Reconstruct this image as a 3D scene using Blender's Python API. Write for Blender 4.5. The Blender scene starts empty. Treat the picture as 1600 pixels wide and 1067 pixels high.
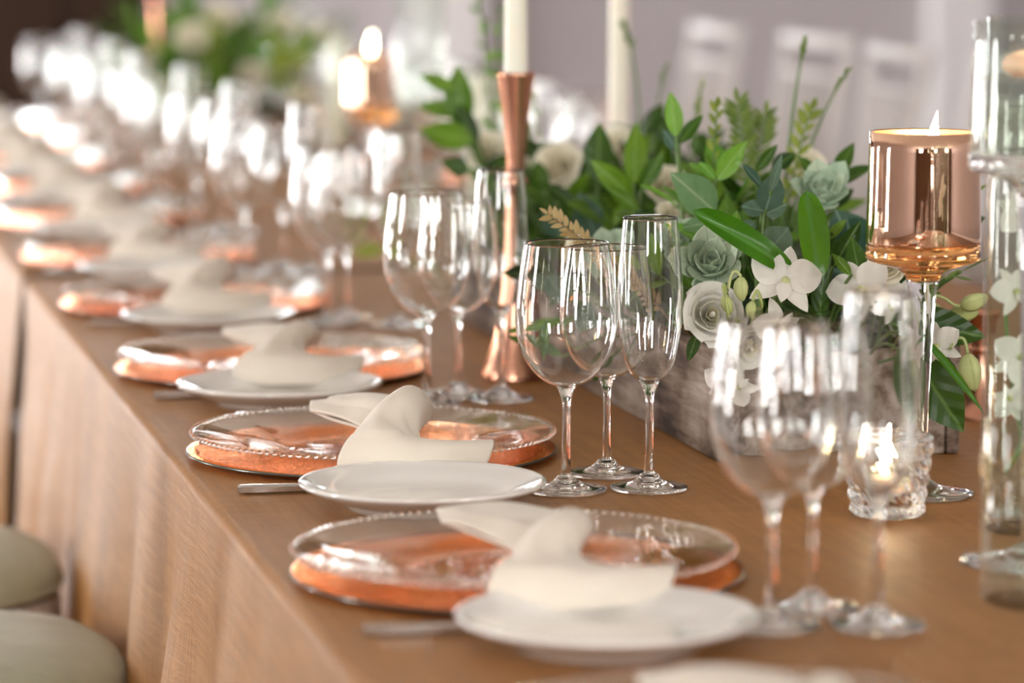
import bpy, bmesh, math, random
from mathutils import Vector, Matrix, Euler, noise
random.seed(7)
PI = math.pi
sc = bpy.context.scene
COL = sc.collection

# ------------------------------------------------------------------ camera
TZ = 0.76                      # height of the table top
FPX = 5480.0                   # focal length in pixels of a 1600 x 1067 frame
YAW, PITCH = math.radians(12.6), math.radians(7.0)
CAM = Vector((0, 0, TZ + 0.48))
cd = bpy.data.cameras.new('camera')
cam = bpy.data.objects.new('camera', cd)
COL.objects.link(cam)
cam.location = CAM
cam.rotation_euler = (PI / 2 - PITCH, 0, -YAW)
cd.sensor_width = 36
cd.lens = FPX / 1600 * 36
cd.clip_start = 0.05
cd.dof.use_dof = True
cd.dof.focus_distance = 2.97
cd.dof.aperture_fstop = 3.6
sc.camera = cam

# ------------------------------------------------------------------ world, daylight, exposure
w = bpy.data.worlds.new('world')
sc.world = w
w.use_nodes = True
w.node_tree.nodes['Background'].inputs[0].default_value = (0.80, 0.90, 1.0, 1)
w.node_tree.nodes['Background'].inputs[1].default_value = 1.2
sc.view_settings.view_transform = 'Standard'
sc.view_settings.look = 'None'
sc.view_settings.gamma = 1
sc.view_settings.use_curve_mapping = False
sc.view_settings.exposure = 0.74
sc.cycles.max_bounces = 24
sc.cycles.diffuse_bounces = 4
sc.cycles.glossy_bounces = 8
sc.cycles.transmission_bounces = 20
sc.cycles.transparent_max_bounces = 96
sc.cycles.sample_clamp_indirect = 50.0

LX, RX, YN, YF, CZ = -3.2, 5.2, -3.0, 13.0, 3.3      # the room
# window openings: (start, end, sill, head)
WIN_LEFT = [(3.1, 3.6, 0.4, 2.1), (6.0, 6.7, 0.4, 2.1), (10.2, 12.6, 0.3, 1.5)]
WIN_FAR = [(0.75, 1.25, 1.35, 2.35), (1.75, 2.05, 1.35, 2.35), (2.55, 2.85, 1.35, 2.35), (3.35, 3.65, 1.35, 2.35)]  # narrow ones after the first are added for glints on the plates
WIN_FILL = [(-2.4, -1.5, 1.3, 3.0), (1.0, 1.6, 1.3, 3.0), (3.4, 4.3, 1.3, 3.0)]  # openings added behind the camera to brighten the foreground


def daylight(name, loc, rot, sx, sy, power, col):
    ld = bpy.data.lights.new(name, 'AREA')
    ld.shape = 'RECTANGLE'
    ld.size, ld.size_y = sx, sy
    ld.energy = power
    ld.color = col
    o = bpy.data.objects.new(name, ld)
    COL.objects.link(o)
    o.location = loc
    o.rotation_euler = rot
    return o


for a, b, s, h in WIN_LEFT:
    daylight('window_daylight', (LX - 0.22, (a + b) / 2, (s + h) / 2), (0, -PI / 2, 0), h - s, b - a, PI * (34 if a > 7 else 30) * (b - a) * (h - s), (1.0, 0.985, 0.965))
for a, b, s, h in WIN_FAR:
    daylight('window_daylight', ((a + b) / 2, YF + 0.22, (s + h) / 2), (-PI / 2, 0, 0), b - a, h - s, PI * 20 * (b - a) * (h - s), (0.93, 0.97, 1.0))
for a, b, s, h in WIN_FILL:
    daylight('window_daylight', ((a + b) / 2, YN - 0.22, (s + h) / 2), (PI / 2, 0, 0), b - a, h - s, PI * 24 * (b - a) * (h - s), (1.0, 0.97, 0.95))  # unseen fill for napkins, plates and flowers

# ------------------------------------------------------------------ pixel helpers
_F = Vector((math.sin(YAW) * math.cos(PITCH), math.cos(YAW) * math.cos(PITCH), -math.sin(PITCH)))
_R = Vector((math.cos(YAW), -math.sin(YAW), 0))
_U = _R.cross(_F)


def at(px, py, d):
    "world point seen at a pixel of the 1600 x 1067 frame, d metres deep"
    return CAM + (_F + _R * ((px - 800) / FPX) - _U * ((py - 533.5) / FPX)) * d


def tab(px, py):
    "point of the table top seen at a pixel"
    r = at(px, py, 1) - CAM
    return CAM + r * ((TZ - CAM.z) / r.z)


def tabd(px, d):
    "point of the table top d metres deep in pixel column px"
    p0, p1 = at(px, 0, d), at(px, 1000, d)
    t = (TZ - p0.z) / (p1.z - p0.z)
    p = p0.lerp(p1, t)
    return Vector((p.x, p.y, TZ))


# ------------------------------------------------------------------ materials
def mat(name):
    m = bpy.data.materials.new(name)
    m.use_nodes = True
    nt = m.node_tree
    return m, nt, nt.nodes['Principled BSDF']


def N(nt, t, **kw):
    n = nt.nodes.new(t)
    for k, v in kw.items():
        if k.startswith('_'):
            setattr(n, k[1:], v)
        else:
            key = int(k[1:]) if k[0] == 'i' and k[1:].isdigit() else k
            n.inputs[key].default_value = v
    return n


def L(nt, a, b):
    nt.links.new(a, b)


def bump(nt, b, height, strength=0.2, dist=0.01):
    bn = N(nt, 'ShaderNodeBump', Strength=strength, Distance=dist)
    L(nt, height, bn.inputs['Height'])
    L(nt, bn.outputs[0], b.inputs['Normal'])
    return bn


def ramp(nt, fac, stops):
    r = N(nt, 'ShaderNodeValToRGB')
    e = r.color_ramp.elements
    while len(e) < len(stops):
        e.new(0.5)
    for i, (p, c) in enumerate(stops):
        e[i].position = p
        e[i].color = (*c, 1)
    L(nt, fac, r.inputs[0])
    return r.outputs[0]


def tex(nt, kind='Object', scale=(1, 1, 1)):
    tc = N(nt, 'ShaderNodeTexCoord')
    mp = N(nt, 'ShaderNodeMapping')
    mp.inputs['Scale'].default_value = scale
    L(nt, tc.outputs[kind], mp.inputs[0])
    return mp.outputs[0]


M = {}


def plain(key, col, rough=0.5, metal=0.0, var=0.06, nscale=9.0, bstr=0.05, **kw):
    m, nt, b = mat(key)
    n = N(nt, 'ShaderNodeTexNoise', Scale=nscale, Detail=4.0)
    L(nt, tex(nt), n.inputs['Vector'])
    c0 = tuple(max(0, c * (1 - var)) for c in col)
    c1 = tuple(min(1, c * (1 + var)) for c in col)
    L(nt, ramp(nt, n.outputs['Fac'], [(0.3, c0), (0.7, c1)]), b.inputs['Base Color'])
    b.inputs['Roughness'].default_value = rough
    b.inputs['Metallic'].default_value = metal
    for k, v in kw.items():
        b.inputs[k.replace('_', ' ')].default_value = v
    if bstr:
        bump(nt, b, n.outputs['Fac'], bstr, 0.002)
    M[key] = m
    return m


def thin_glass(key, tint=(0.97, 0.98, 0.975), rough=0.0, f0=0.045, bscale=None, bstr=0.3, gcol=(1, 1, 1), fmax=0.7):
    "thin clear glass: straight transmission plus a Schlick mirror reflection"
    m = bpy.data.materials.new(key)
    m.use_nodes = True
    nt = m.node_tree
    nt.nodes.remove(nt.nodes['Principled BSDF'])
    out = nt.nodes['Material Output']
    lw = N(nt, 'ShaderNodeLayerWeight', Blend=0.5)
    p = N(nt, 'ShaderNodeMath', _operation='POWER')
    p.inputs[1].default_value = 5.0
    L(nt, lw.outputs['Facing'], p.inputs[0])
    ma = N(nt, 'ShaderNodeMath', _operation='MULTIPLY_ADD')
    ma.inputs[1].default_value = fmax - f0
    ma.inputs[2].default_value = f0
    L(nt, p.outputs[0], ma.inputs[0])
    tr = N(nt, 'ShaderNodeBsdfTransparent', Color=(*tint, 1))
    gl = N(nt, 'ShaderNodeBsdfGlossy', Color=(*gcol, 1), Roughness=rough)
    mx = N(nt, 'ShaderNodeMixShader')
    L(nt, ma.outputs[0], mx.inputs[0])
    L(nt, tr.outputs[0], mx.inputs[1])
    L(nt, gl.outputs[0], mx.inputs[2])
    L(nt, mx.outputs[0], out.inputs[0])
    if bscale:
        n = N(nt, 'ShaderNodeTexNoise', Scale=bscale, Detail=1.5)
        L(nt, tex(nt), n.inputs['Vector'])
        bn = N(nt, 'ShaderNodeBump', Strength=bstr, Distance=0.004)
        L(nt, n.outputs['Fac'], bn.inputs['Height'])
        L(nt, bn.outputs[0], gl.inputs['Normal'])
        L(nt, bn.outputs[0], lw.inputs['Normal'])
    M[key] = m


def solid_glass(key, col=(1, 1, 1), ior=1.5, rough=0.0):
    m, nt, b = mat(key)
    b.inputs['Base Color'].default_value = (*col, 1)
    b.inputs['Transmission Weight'].default_value = 1
    b.inputs['Roughness'].default_value = rough
    b.inputs['IOR'].default_value = ior
    M[key] = m


def emit(key, stops, strength, axis_len):
    "a flame: colour runs up its own height"
    m = bpy.data.materials.new(key)
    m.use_nodes = True
    nt = m.node_tree
    nt.nodes.remove(nt.nodes['Principled BSDF'])
    em = N(nt, 'ShaderNodeEmission', Strength=strength)
    sx = N(nt, 'ShaderNodeSeparateXYZ')
    L(nt, tex(nt, 'Object', (1, 1, 1 / axis_len)), sx.inputs[0])
    L(nt, ramp(nt, sx.outputs[2], stops), em.inputs[0])
    L(nt, em.outputs[0], nt.nodes['Material Output'].inputs[0])
    M[key] = m


# tablecloth: shot satin with a fine slubbed weave
m, nt, b = mat('satin_cloth')
n1 = N(nt, 'ShaderNodeTexNoise', Scale=1.0, Detail=5.0, Roughness=0.6)
L(nt, tex(nt, 'Object', (160, 9, 160)), n1.inputs['Vector'])
n2 = N(nt, 'ShaderNodeTexNoise', Scale=1.0, Detail=4.0)
L(nt, tex(nt, 'Object', (14, 420, 14)), n2.inputs['Vector'])
n3 = N(nt, 'ShaderNodeTexNoise', Scale=2.3, Detail=3.0)
L(nt, tex(nt), n3.inputs['Vector'])
mx = N(nt, 'ShaderNodeMath', _operation='ADD')
L(nt, n1.outputs['Fac'], mx.inputs[0])
L(nt, n2.outputs['Fac'], mx.inputs[1])
hf = N(nt, 'ShaderNodeMath', _operation='MULTIPLY')
hf.inputs[1].default_value = 0.5
L(nt, mx.outputs[0], hf.inputs[0])
L(nt, ramp(nt, hf.outputs[0], [(0.36, (0.29, 0.125, 0.026)), (0.64, (0.43, 0.195, 0.046))]), b.inputs['Base Color'])
b.inputs['Roughness'].default_value = 0.52
b.inputs['Specular IOR Level'].default_value = 0.75
b.inputs['Sheen Weight'].default_value = 0.0
b.inputs['Sheen Roughness'].default_value = 0.45
b.inputs['Sheen Tint'].default_value = (1.0, 0.93, 0.9, 1)
mm = N(nt, 'ShaderNodeMath', _operation='MULTIPLY_ADD')
mm.inputs[1].default_value = 6.0
L(nt, n3.outputs['Fac'], mm.inputs[0])
L(nt, mx.outputs[0], mm.inputs[2])
bump(nt, b, mm.outputs[0], 0.35, 0.0022)
M['cloth'] = m

# napkin: ivory cotton twill
m, nt, b = mat('ivory_cotton')
wv = N(nt, 'ShaderNodeTexWave', Scale=420.0, Distortion=1.0)
L(nt, tex(nt), wv.inputs['Vector'])
n1 = N(nt, 'ShaderNodeTexNoise', Scale=22.0)
L(nt, tex(nt), n1.inputs['Vector'])
L(nt, ramp(nt, n1.outputs['Fac'], [(0.3, (0.80, 0.73, 0.61)), (0.7, (0.86, 0.80, 0.68))]), b.inputs['Base Color'])
b.inputs['Roughness'].default_value = 0.8
b.inputs['Sheen Weight'].default_value = 0.25
bump(nt, b, wv.outputs['Fac'], 0.15, 0.0006)
M['napkin'] = m

# copper charger: mirrored copper, pebbled rim
m, nt, b = mat('pebbled_copper')
b.inputs['Base Color'].default_value = (0.90, 0.42, 0.22, 1)
b.inputs['Metallic'].default_value = 1
b.inputs['Specular Tint'].default_value = (1.0, 0.55, 0.32, 1)
b.inputs['Roughness'].default_value = 0.14
v = N(nt, 'ShaderNodeTexVoronoi', Scale=330.0)
L(nt, tex(nt), v.inputs['Vector'])
n1 = N(nt, 'ShaderNodeTexNoise', Scale=16.0)
L(nt, tex(nt), n1.inputs['Vector'])
L(nt, ramp(nt, n1.outputs['Fac'], [(0.3, (0.88, 0.32, 0.13)), (0.7, (0.96, 0.40, 0.18))]), b.inputs['Base Color'])
n4 = N(nt, 'ShaderNodeTexNoise', Scale=34.0, Detail=1.0)
L(nt, tex(nt), n4.inputs['Vector'])
cm = N(nt, 'ShaderNodeMath', _operation='MULTIPLY_ADD')
cm.inputs[1].default_value = 2.2
L(nt, n4.outputs['Fac'], cm.inputs[0])
L(nt, v.outputs['Distance'], cm.inputs[2])
bump(nt, b, cm.outputs[0], 0.28, 0.001)
M['charger'] = m

plain('copper', (0.93, 0.52, 0.36), 0.16, 1.0, 0.05, 12, 0.03)
plain('rose_copper', (0.80, 0.42, 0.29), 0.24, 1.0, 0.08, 30, 0.05, Specular_Tint=(0.95, 0.65, 0.5, 1))
plain('mirror_copper', (0.97, 0.66, 0.48), 0.035, 1.0, 0.03, 18, 0.06)
plain('glow_copper', (0.98, 0.62, 0.36), 0.5, 1.0, 0.05, 30, 0.03)
plain('dark_rim', (0.16, 0.17, 0.16), 0.2, 0.9, 0.1, 60, 0.0)
plain('steel', (0.62, 0.60, 0.58), 0.18, 1.0, 0.04, 40, 0.03)
plain('porcelain', (0.84, 0.83, 0.79), 0.08, 0.0, 0.01, 8, 0.0, Coat_Weight=0.6, Coat_Roughness=0.03)
thin_glass('bowl_glass', (0.985, 0.99, 0.988), 0.0, 0.018, fmax=0.4)
thin_glass('vase_glass', (0.95, 0.97, 0.955), 0.0, 0.03)
thin_glass('water', (0.965, 0.98, 0.955), 0.0, 0.03)
thin_glass('plate_glass', (0.955, 0.94, 0.90), 0.0, 0.035, 26.0, 0.2)
thin_glass('window_pane', (0.97, 0.98, 0.98), 0.0, 0.05)
solid_glass('stem_glass', (0.99, 1.0, 0.995), 1.5)
solid_glass('crystal', (1, 1, 1), 1.52)
solid_glass('amber_glass', (1.0, 0.50, 0.17), 1.5)
plain('wax', (0.86, 0.85, 0.72), 0.45, 0, 0.03, 20, 0.03, Subsurface_Weight=0.3)
plain('peach_wax', (0.95, 0.66, 0.45), 0.5, 0, 0.03, 20, 0.03, Subsurface_Weight=0.3)
plain('wick', (0.05, 0.04, 0.035), 0.9)
emit('flame', [(0.0, (1.0, 0.45, 0.12)), (0.25, (1.0, 0.78, 0.42)), (0.7, (1.0, 0.9, 0.66))], 26, 0.03)
plain('chair_white', (0.80, 0.77, 0.76), 0.42, 0, 0.03, 14, 0.03)
plain('cushion', (0.40, 0.43, 0.31), 0.75, 0, 0.06, 40, 0.1, Sheen_Weight=0.3)
plain('wall_paint', (0.50, 0.468, 0.486), 0.85, 0, 0.03, 2.2, 0.05)
plain('pilaster_paint', (0.84, 0.83, 0.84), 0.7, 0, 0.03, 3, 0.03)
plain('ceiling_paint', (0.76, 0.71, 0.64), 0.9, 0, 0.02, 3, 0.03)
plain('floor_tile', (0.20, 0.12, 0.075), 0.45, 0, 0.25, 3.5, 0.06)
plain('dark_wood', (0.028, 0.013, 0.006), 0.6, 0, 0.3, 7, 0.1, Specular_IOR_Level=0.2)
plain('brown_wood', (0.13, 0.065, 0.022), 0.5, 0, 0.3, 7, 0.1)
plain('stem_green', (0.11, 0.20, 0.045), 0.5, 0, 0.15, 60, 0.1)
plain('stem_brown', (0.26, 0.17, 0.07), 0.6, 0, 0.15, 60, 0.1)
plain('moss', (0.035, 0.05, 0.018), 0.95, 0, 0.4, 60, 0.6)

# weathered whitewashed boards
m, nt, b = mat('whitewashed_wood')
n1 = N(nt, 'ShaderNodeTexNoise', Scale=1.0, Detail=8.0, Roughness=0.65)
L(nt, tex(nt, 'Object', (60, 7, 75)), n1.inputs['Vector'])
n2 = N(nt, 'ShaderNodeTexNoise', Scale=11.0, Detail=5.0)
L(nt, tex(nt), n2.inputs['Vector'])
ms_ = N(nt, 'ShaderNodeMath', _operation='ADD')
L(nt, n1.outputs['Fac'], ms_.inputs[0])
L(nt, n2.outputs['Fac'], ms_.inputs[1])
mu = N(nt, 'ShaderNodeMath', _operation='MULTIPLY')
mu.inputs[1].default_value = 0.5
L(nt, ms_.outputs[0], mu.inputs[0])
L(nt, ramp(nt, mu.outputs[0], [(0.38, (0.035, 0.020, 0.012)), (0.47, (0.15, 0.10, 0.068)), (0.56, (0.32, 0.26, 0.21)), (0.70, (0.56, 0.50, 0.44))]), b.inputs['Base Color'])
b.inputs['Roughness'].default_value = 0.85
bump(nt, b, mu.outputs[0], 0.8, 0.004)
M['whitewash'] = m


def leafmat(key, c0, c1, vein, rough=0.32, trans=0.25, veins=30.0):
    m, nt, b = mat(key)
    oi = N(nt, 'ShaderNodeObjectInfo')
    co = tex(nt)
    n = N(nt, 'ShaderNodeTexNoise', Scale=4.0, Detail=3.0)
    L(nt, co, n.inputs['Vector'])
    ad = N(nt, 'ShaderNodeMath', _operation='MULTIPLY_ADD')
    ad.inputs[1].default_value = 0.7
    L(nt, oi.outputs['Random'], ad.inputs[0])
    sb = N(nt, 'ShaderNodeMath', _operation='MULTIPLY_ADD')
    sb.inputs[1].default_value = 0.5
    sb.inputs[2].default_value = -0.1
    L(nt, n.outputs['Fac'], sb.inputs[0])
    L(nt, sb.outputs[0], ad.inputs[2])
    base = ramp(nt, ad.outputs[0], [(0.1, c0), (0.8, c1)])
    sx = N(nt, 'ShaderNodeSeparateXYZ')
    L(nt, co, sx.inputs[0])
    ab = N(nt, 'ShaderNodeMath', _operation='ABSOLUTE')
    L(nt, sx.outputs[0], ab.inputs[0])
    # side veins sweep forward from the midrib
    sv = N(nt, 'ShaderNodeMath', _operation='MULTIPLY_ADD')
    sv.inputs[1].default_value = -1.1
    L(nt, ab.outputs[0], sv.inputs[0])
    L(nt, sx.outputs[1], sv.inputs[2])
    sn = N(nt, 'ShaderNodeMath', _operation='MULTIPLY')
    sn.inputs[1].default_value = veins
    L(nt, sv.outputs[0], sn.inputs[0])
    si = N(nt, 'ShaderNodeMath', _operation='SINE')
    L(nt, sn.outputs[0], si.inputs[0])
    mid = N(nt, 'ShaderNodeMapRange', i1=0.0, i2=0.03, i3=1.0, i4=0.0)
    L(nt, ab.outputs[0], mid.inputs[0])
    mc = N(nt, 'ShaderNodeMixRGB')
    mc.inputs[2].default_value = (*vein, 1)
    L(nt, mid.outputs[0], mc.inputs[0])
    L(nt, base, mc.inputs[1])
    L(nt, mc.outputs[0], b.inputs['Base Color'])
    b.inputs['Roughness'].default_value = rough
    b.inputs['Specular IOR Level'].default_value = 0.3
    bump(nt, b, si.outputs[0], 0.12, 0.01)
    out = nt.nodes['Material Output']
    tl = N(nt, 'ShaderNodeBsdfTranslucent')
    L(nt, mc.outputs[0], tl.inputs[0])
    ms = N(nt, 'ShaderNodeMixShader')
    ms.inputs[0].default_value = trans
    L(nt, b.outputs[0], ms.inputs[1])
    L(nt, tl.outputs[0], ms.inputs[2])
    L(nt, ms.outputs[0], out.inputs[0])
    M[key] = m


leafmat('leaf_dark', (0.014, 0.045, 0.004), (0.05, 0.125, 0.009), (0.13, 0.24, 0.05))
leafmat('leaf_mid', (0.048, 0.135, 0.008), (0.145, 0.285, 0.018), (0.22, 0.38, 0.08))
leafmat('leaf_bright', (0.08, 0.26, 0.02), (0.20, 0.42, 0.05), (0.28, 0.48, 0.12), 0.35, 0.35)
leafmat('leaf_pale', (0.14, 0.27, 0.11), (0.25, 0.40, 0.19), (0.34, 0.46, 0.26), 0.45, 0.3)
leafmat('leaf_euc', (0.035, 0.095, 0.060), (0.12, 0.20, 0.125), (0.20, 0.30, 0.22), 0.55, 0.15, 12.0)
leafmat('leaf_strap', (0.035, 0.15, 0.006), (0.10, 0.27, 0.012), (0.10, 0.27, 0.05), 0.25, 0.3, 2.0)
leafmat('leaf_fern', (0.10, 0.17, 0.03), (0.20, 0.28, 0.06), (0.25, 0.33, 0.1), 0.5, 0.3)
leafmat('leaf_tan', (0.36, 0.26, 0.10), (0.50, 0.38, 0.18), (0.45, 0.3, 0.12), 0.55, 0.3)
leafmat('leaf_olive', (0.16, 0.24, 0.02), (0.32, 0.40, 0.06), (0.36, 0.42, 0.1), 0.45, 0.4)
leafmat('succulent', (0.36, 0.49, 0.35), (0.52, 0.62, 0.46), (0.36, 0.46, 0.33), 0.5, 0.0, 1.0)
leafmat('petal_white', (0.92, 0.91, 0.86), (0.96, 0.95, 0.91), (0.92, 0.92, 0.84), 0.55, 0.42, 14.0)
leafmat('petal_cream', (0.92, 0.88, 0.72), (0.96, 0.93, 0.80), (0.9, 0.86, 0.7), 0.55, 0.42, 14.0)
leafmat('petal_lime', (0.62, 0.70, 0.28), (0.78, 0.82, 0.48), (0.6, 0.68, 0.3), 0.5, 0.3, 14.0)
leafmat('bud_green', (0.46, 0.55, 0.18), (0.62, 0.68, 0.32), (0.5, 0.58, 0.25), 0.45, 0.2, 10.0)


# ------------------------------------------------------------------ object helpers
def link(o, parent=None):
    COL.objects.link(o)
    if parent is not None:
        o.parent = parent
    return o


def mesh_obj(name, me, parent=None, loc=None, mtx=None):
    o = bpy.data.objects.new(name, me)
    link(o, parent)
    if mtx is not None:
        o.matrix_local = mtx
    elif loc is not None:
        o.location = loc
    return o


def tag(o, label, cat, group=None, kind=None):
    o['label'] = label
    o['category'] = cat
    if group:
        o['group'] = group
    if kind:
        o['kind'] = kind
    return o


def thing(name, label, cat, loc=(0, 0, 0), rz=0.0, group=None):
    o = bpy.data.objects.new(name, None)
    o.empty_display_size = 0.05
    link(o)
    o.location = loc
    o.rotation_euler = (0, 0, rz)
    return tag(o, label, cat, group)


def copy_thing(src, label, loc, rz=0.0, group=None):
    r = src.copy()
    COL.objects.link(r)
    r.location = loc
    r.rotation_euler = (0, 0, rz)
    r['label'] = label
    if group:
        r['group'] = group
    for ch in src.children:
        c = ch.copy()
        COL.objects.link(c)
        c.parent = r
        for g in ch.children:
            d = g.copy()
            COL.objects.link(d)
            d.parent = c
    return r


def mk(name, verts, faces, material, smooth=True):
    me = bpy.data.meshes.new(name)
    me.from_pydata([tuple(v) for v in verts], [], faces)
    me.validate()
    me.update()
    if smooth:
        me.polygons.foreach_set('use_smooth', [True] * len(me.polygons))
    me.materials.append(M[material] if isinstance(material, str) else material)
    return me


def lathe(name, prof, material, seg=40, closed=False, mod=None):
    "profile of (r, z) turned round z; r = 0 ends are poles; mod(r, z, a) may shift a point"
    vs, fs, rings = [], [], []
    pts = list(prof)
    for r, z in pts:
        if r < 1e-7:
            rings.append([len(vs)])
            vs.append((0, 0, z))
        else:
            ids = []
            for k in range(seg):
                a = 2 * PI * k / seg
                rr, zz = mod(r, z, a) if mod else (r, z)
                ids.append(len(vs))
                vs.append((rr * math.cos(a), rr * math.sin(a), zz))
            rings.append(ids)
    pairs = list(zip(rings[:-1], rings[1:]))
    if closed:
        pairs.append((rings[-1], rings[0]))
    for A, B in pairs:
        if len(A) == 1 and len(B) == 1:
            continue
        for k in range(seg):
            k2 = (k + 1) % seg
            if len(A) == 1:
                fs.append((A[0], B[k2], B[k]))
            elif len(B) == 1:
                fs.append((A[k], A[k2], B[0]))
            else:
                fs.append((A[k], A[k2], B[k2], B[k]))
    me = mk(name, vs, fs, material)
    bm = bmesh.new()
    bm.from_mesh(me)
    bmesh.ops.recalc_face_normals(bm, faces=bm.faces)
    bm.to_mesh(me)
    bm.free()
    return me


def spline(pts, n):
    "Catmull-Rom through a list of tuples"
    out = []
    P = [pts[0]] + list(pts) + [pts[-1]]
    segs = len(pts) - 1
    for s in range(segs):
        p0, p1, p2, p3 = P[s:s + 4]
        for k in range(n):
            t = k / n
            out.append(tuple(0.5 * (2 * b_ + (c_ - a_) * t + (2 * a_ - 5 * b_ + 4 * c_ - d_) * t * t + (3 * b_ - a_ - 3 * c_ + d_) * t ** 3)
                             for a_, b_, c_, d_ in zip(p0, p1, p2, p3)))
    out.append(tuple(pts[-1]))
    return out


def shell(outer, th):
    "closed double-wall profile: up the outside, round the lip, down the inside"
    inner = []
    for i, (r, z) in enumerate(outer):
        a = outer[max(0, i - 1)]
        c = outer[min(len(outer) - 1, i + 1)]
        dx, dz = c[0] - a[0], c[1] - a[1]
        l = math.hypot(dx, dz) or 1
        inner.append((max(0.0, r - th * dz / l), z + th * dx / l))
    if outer[0][0] < 1e-6:
        inner[0] = (0.0, outer[0][1] + th)
    return outer + inner[::-1]


def tube(name, path, radii, material, seg=8, cap=True):
    vs, fs = [], []
    path = [Vector(p) for p in path]
    if not hasattr(radii, '__len__'):
        radii = [radii] * len(path)
    up = Vector((0.13, 0.21, 0.97))
    for i, p in enumerate(path):
        d = (path[min(i + 1, len(path) - 1)] - path[max(i - 1, 0)]).normalized()
        x = d.cross(up)
        if x.length < 1e-3:
            x = d.cross(Vector((1, 0, 0)))
        x.normalize()
        y = x.cross(d).normalized()
        for k in range(seg):
            a = 2 * PI * k / seg
            vs.append(p + (x * math.cos(a) + y * math.sin(a)) * radii[i])
    for i in range(len(path) - 1):
        for k in range(seg):
            k2 = (k + 1) % seg
            fs.append((i * seg + k, i * seg + k2, (i + 1) * seg + k2, (i + 1) * seg + k))
    if cap:
        fs.append(tuple(range(seg - 1, -1, -1)))
        b_ = (len(path) - 1) * seg
        fs.append(tuple(range(b_, b_ + seg)))
    return mk(name, vs, fs, material)


def box(name, lo, hi, material, bev=0.0):
    bm = bmesh.new()
    r = bmesh.ops.create_cube(bm, size=1)
    for v in r['verts']:
        v.co = Vector([lo[i] + (v.co[i] + 0.5) * (hi[i] - lo[i]) for i in range(3)])
    if bev:
        bmesh.ops.bevel(bm, geom=bm.edges[:], offset=bev, segments=2, affect='EDGES', profile=0.5)
    me = bpy.data.meshes.new(name)
    bm.to_mesh(me)
    bm.free()
    me.materials.append(M[material])
    return me


def frame_mtx(p, d, up, sx=1.0, sy=None, sz=None):
    "matrix whose +Y runs along d and +Z leans to up"
    y = Vector(d).normalized()
    x = y.cross(Vector(up))
    if x.length < 1e-4:
        x = y.cross(Vector((0.3, 0.5, 0.8)))
    x.normalize()
    z = x.cross(y)
    sy = sx if sy is None else sy
    sz = sx if sz is None else sz
    return Matrix(((x.x * sx, y.x * sy, z.x * sz, p[0]), (x.y * sx, y.y * sy, z.y * sz, p[1]), (x.z * sx, y.z * sy, z.z * sz, p[2]), (0, 0, 0, 1)))


def grid_mesh(name, fn, nu, nv, material, thick=0.0):
    vs = [Vector(fn(i / nu, j / nv)) for j in range(nv + 1) for i in range(nu + 1)]
    fs = [(j * (nu + 1) + i, j * (nu + 1) + i + 1, (j + 1) * (nu + 1) + i + 1, (j + 1) * (nu + 1) + i) for j in range(nv) for i in range(nu)]
    me = mk(name, vs, fs, material)
    if thick:
        bm = bmesh.new()
        bm.from_mesh(me)
        bmesh.ops.recalc_face_normals(bm, faces=bm.faces)
        bmesh.ops.solidify(bm, geom=bm.faces[:], thickness=thick)
        bm.to_mesh(me)
        bm.free()
        me.polygons.foreach_set('use_smooth', [True] * len(me.polygons))
    return me


# ------------------------------------------------------------------ the room
def struct(name, me, parent=None):
    o = mesh_obj(name, me, parent)
    if parent is None:
        o['kind'] = 'structure'
    return o


def wall_holes(name, axis, pos, th, a0, a1, z0, z1, holes, material):
    "a wall of thickness th (axis x or y) with rectangular openings"
    cuts = sorted({a0, a1} | {h[0] for h in holes} | {h[1] for h in holes})
    zc = sorted({z0, z1} | {h[2] for h in holes} | {h[3] for h in holes})
    bm = bmesh.new()
    for i in range(len(cuts) - 1):
        for j in range(len(zc) - 1):
            ca, cz = (cuts[i] + cuts[i + 1]) / 2, (zc[j] + zc[j + 1]) / 2
            if any(h[0] < ca < h[1] and h[2] < cz < h[3] for h in holes):
                continue
            lo, hi = (cuts[i], zc[j]), (cuts[i + 1], zc[j + 1])
            r = bmesh.ops.create_cube(bm, size=1)
            for v_ in r['verts']:
                a = lo[0] + (v_.co.x + 0.5) * (hi[0] - lo[0])
                z = lo[1] + (v_.co.z + 0.5) * (hi[1] - lo[1])
                t = pos + (v_.co.y + 0.5) * th
                v_.co = Vector((t, a, z)) if axis == 'x' else Vector((a, t, z))
    bmesh.ops.remove_doubles(bm, verts=bm.verts, dist=1e-4)
    me = bpy.data.meshes.new(name)
    bm.to_mesh(me)
    bm.free()
    me.materials.append(M[material])
    return struct(name, me)


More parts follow.
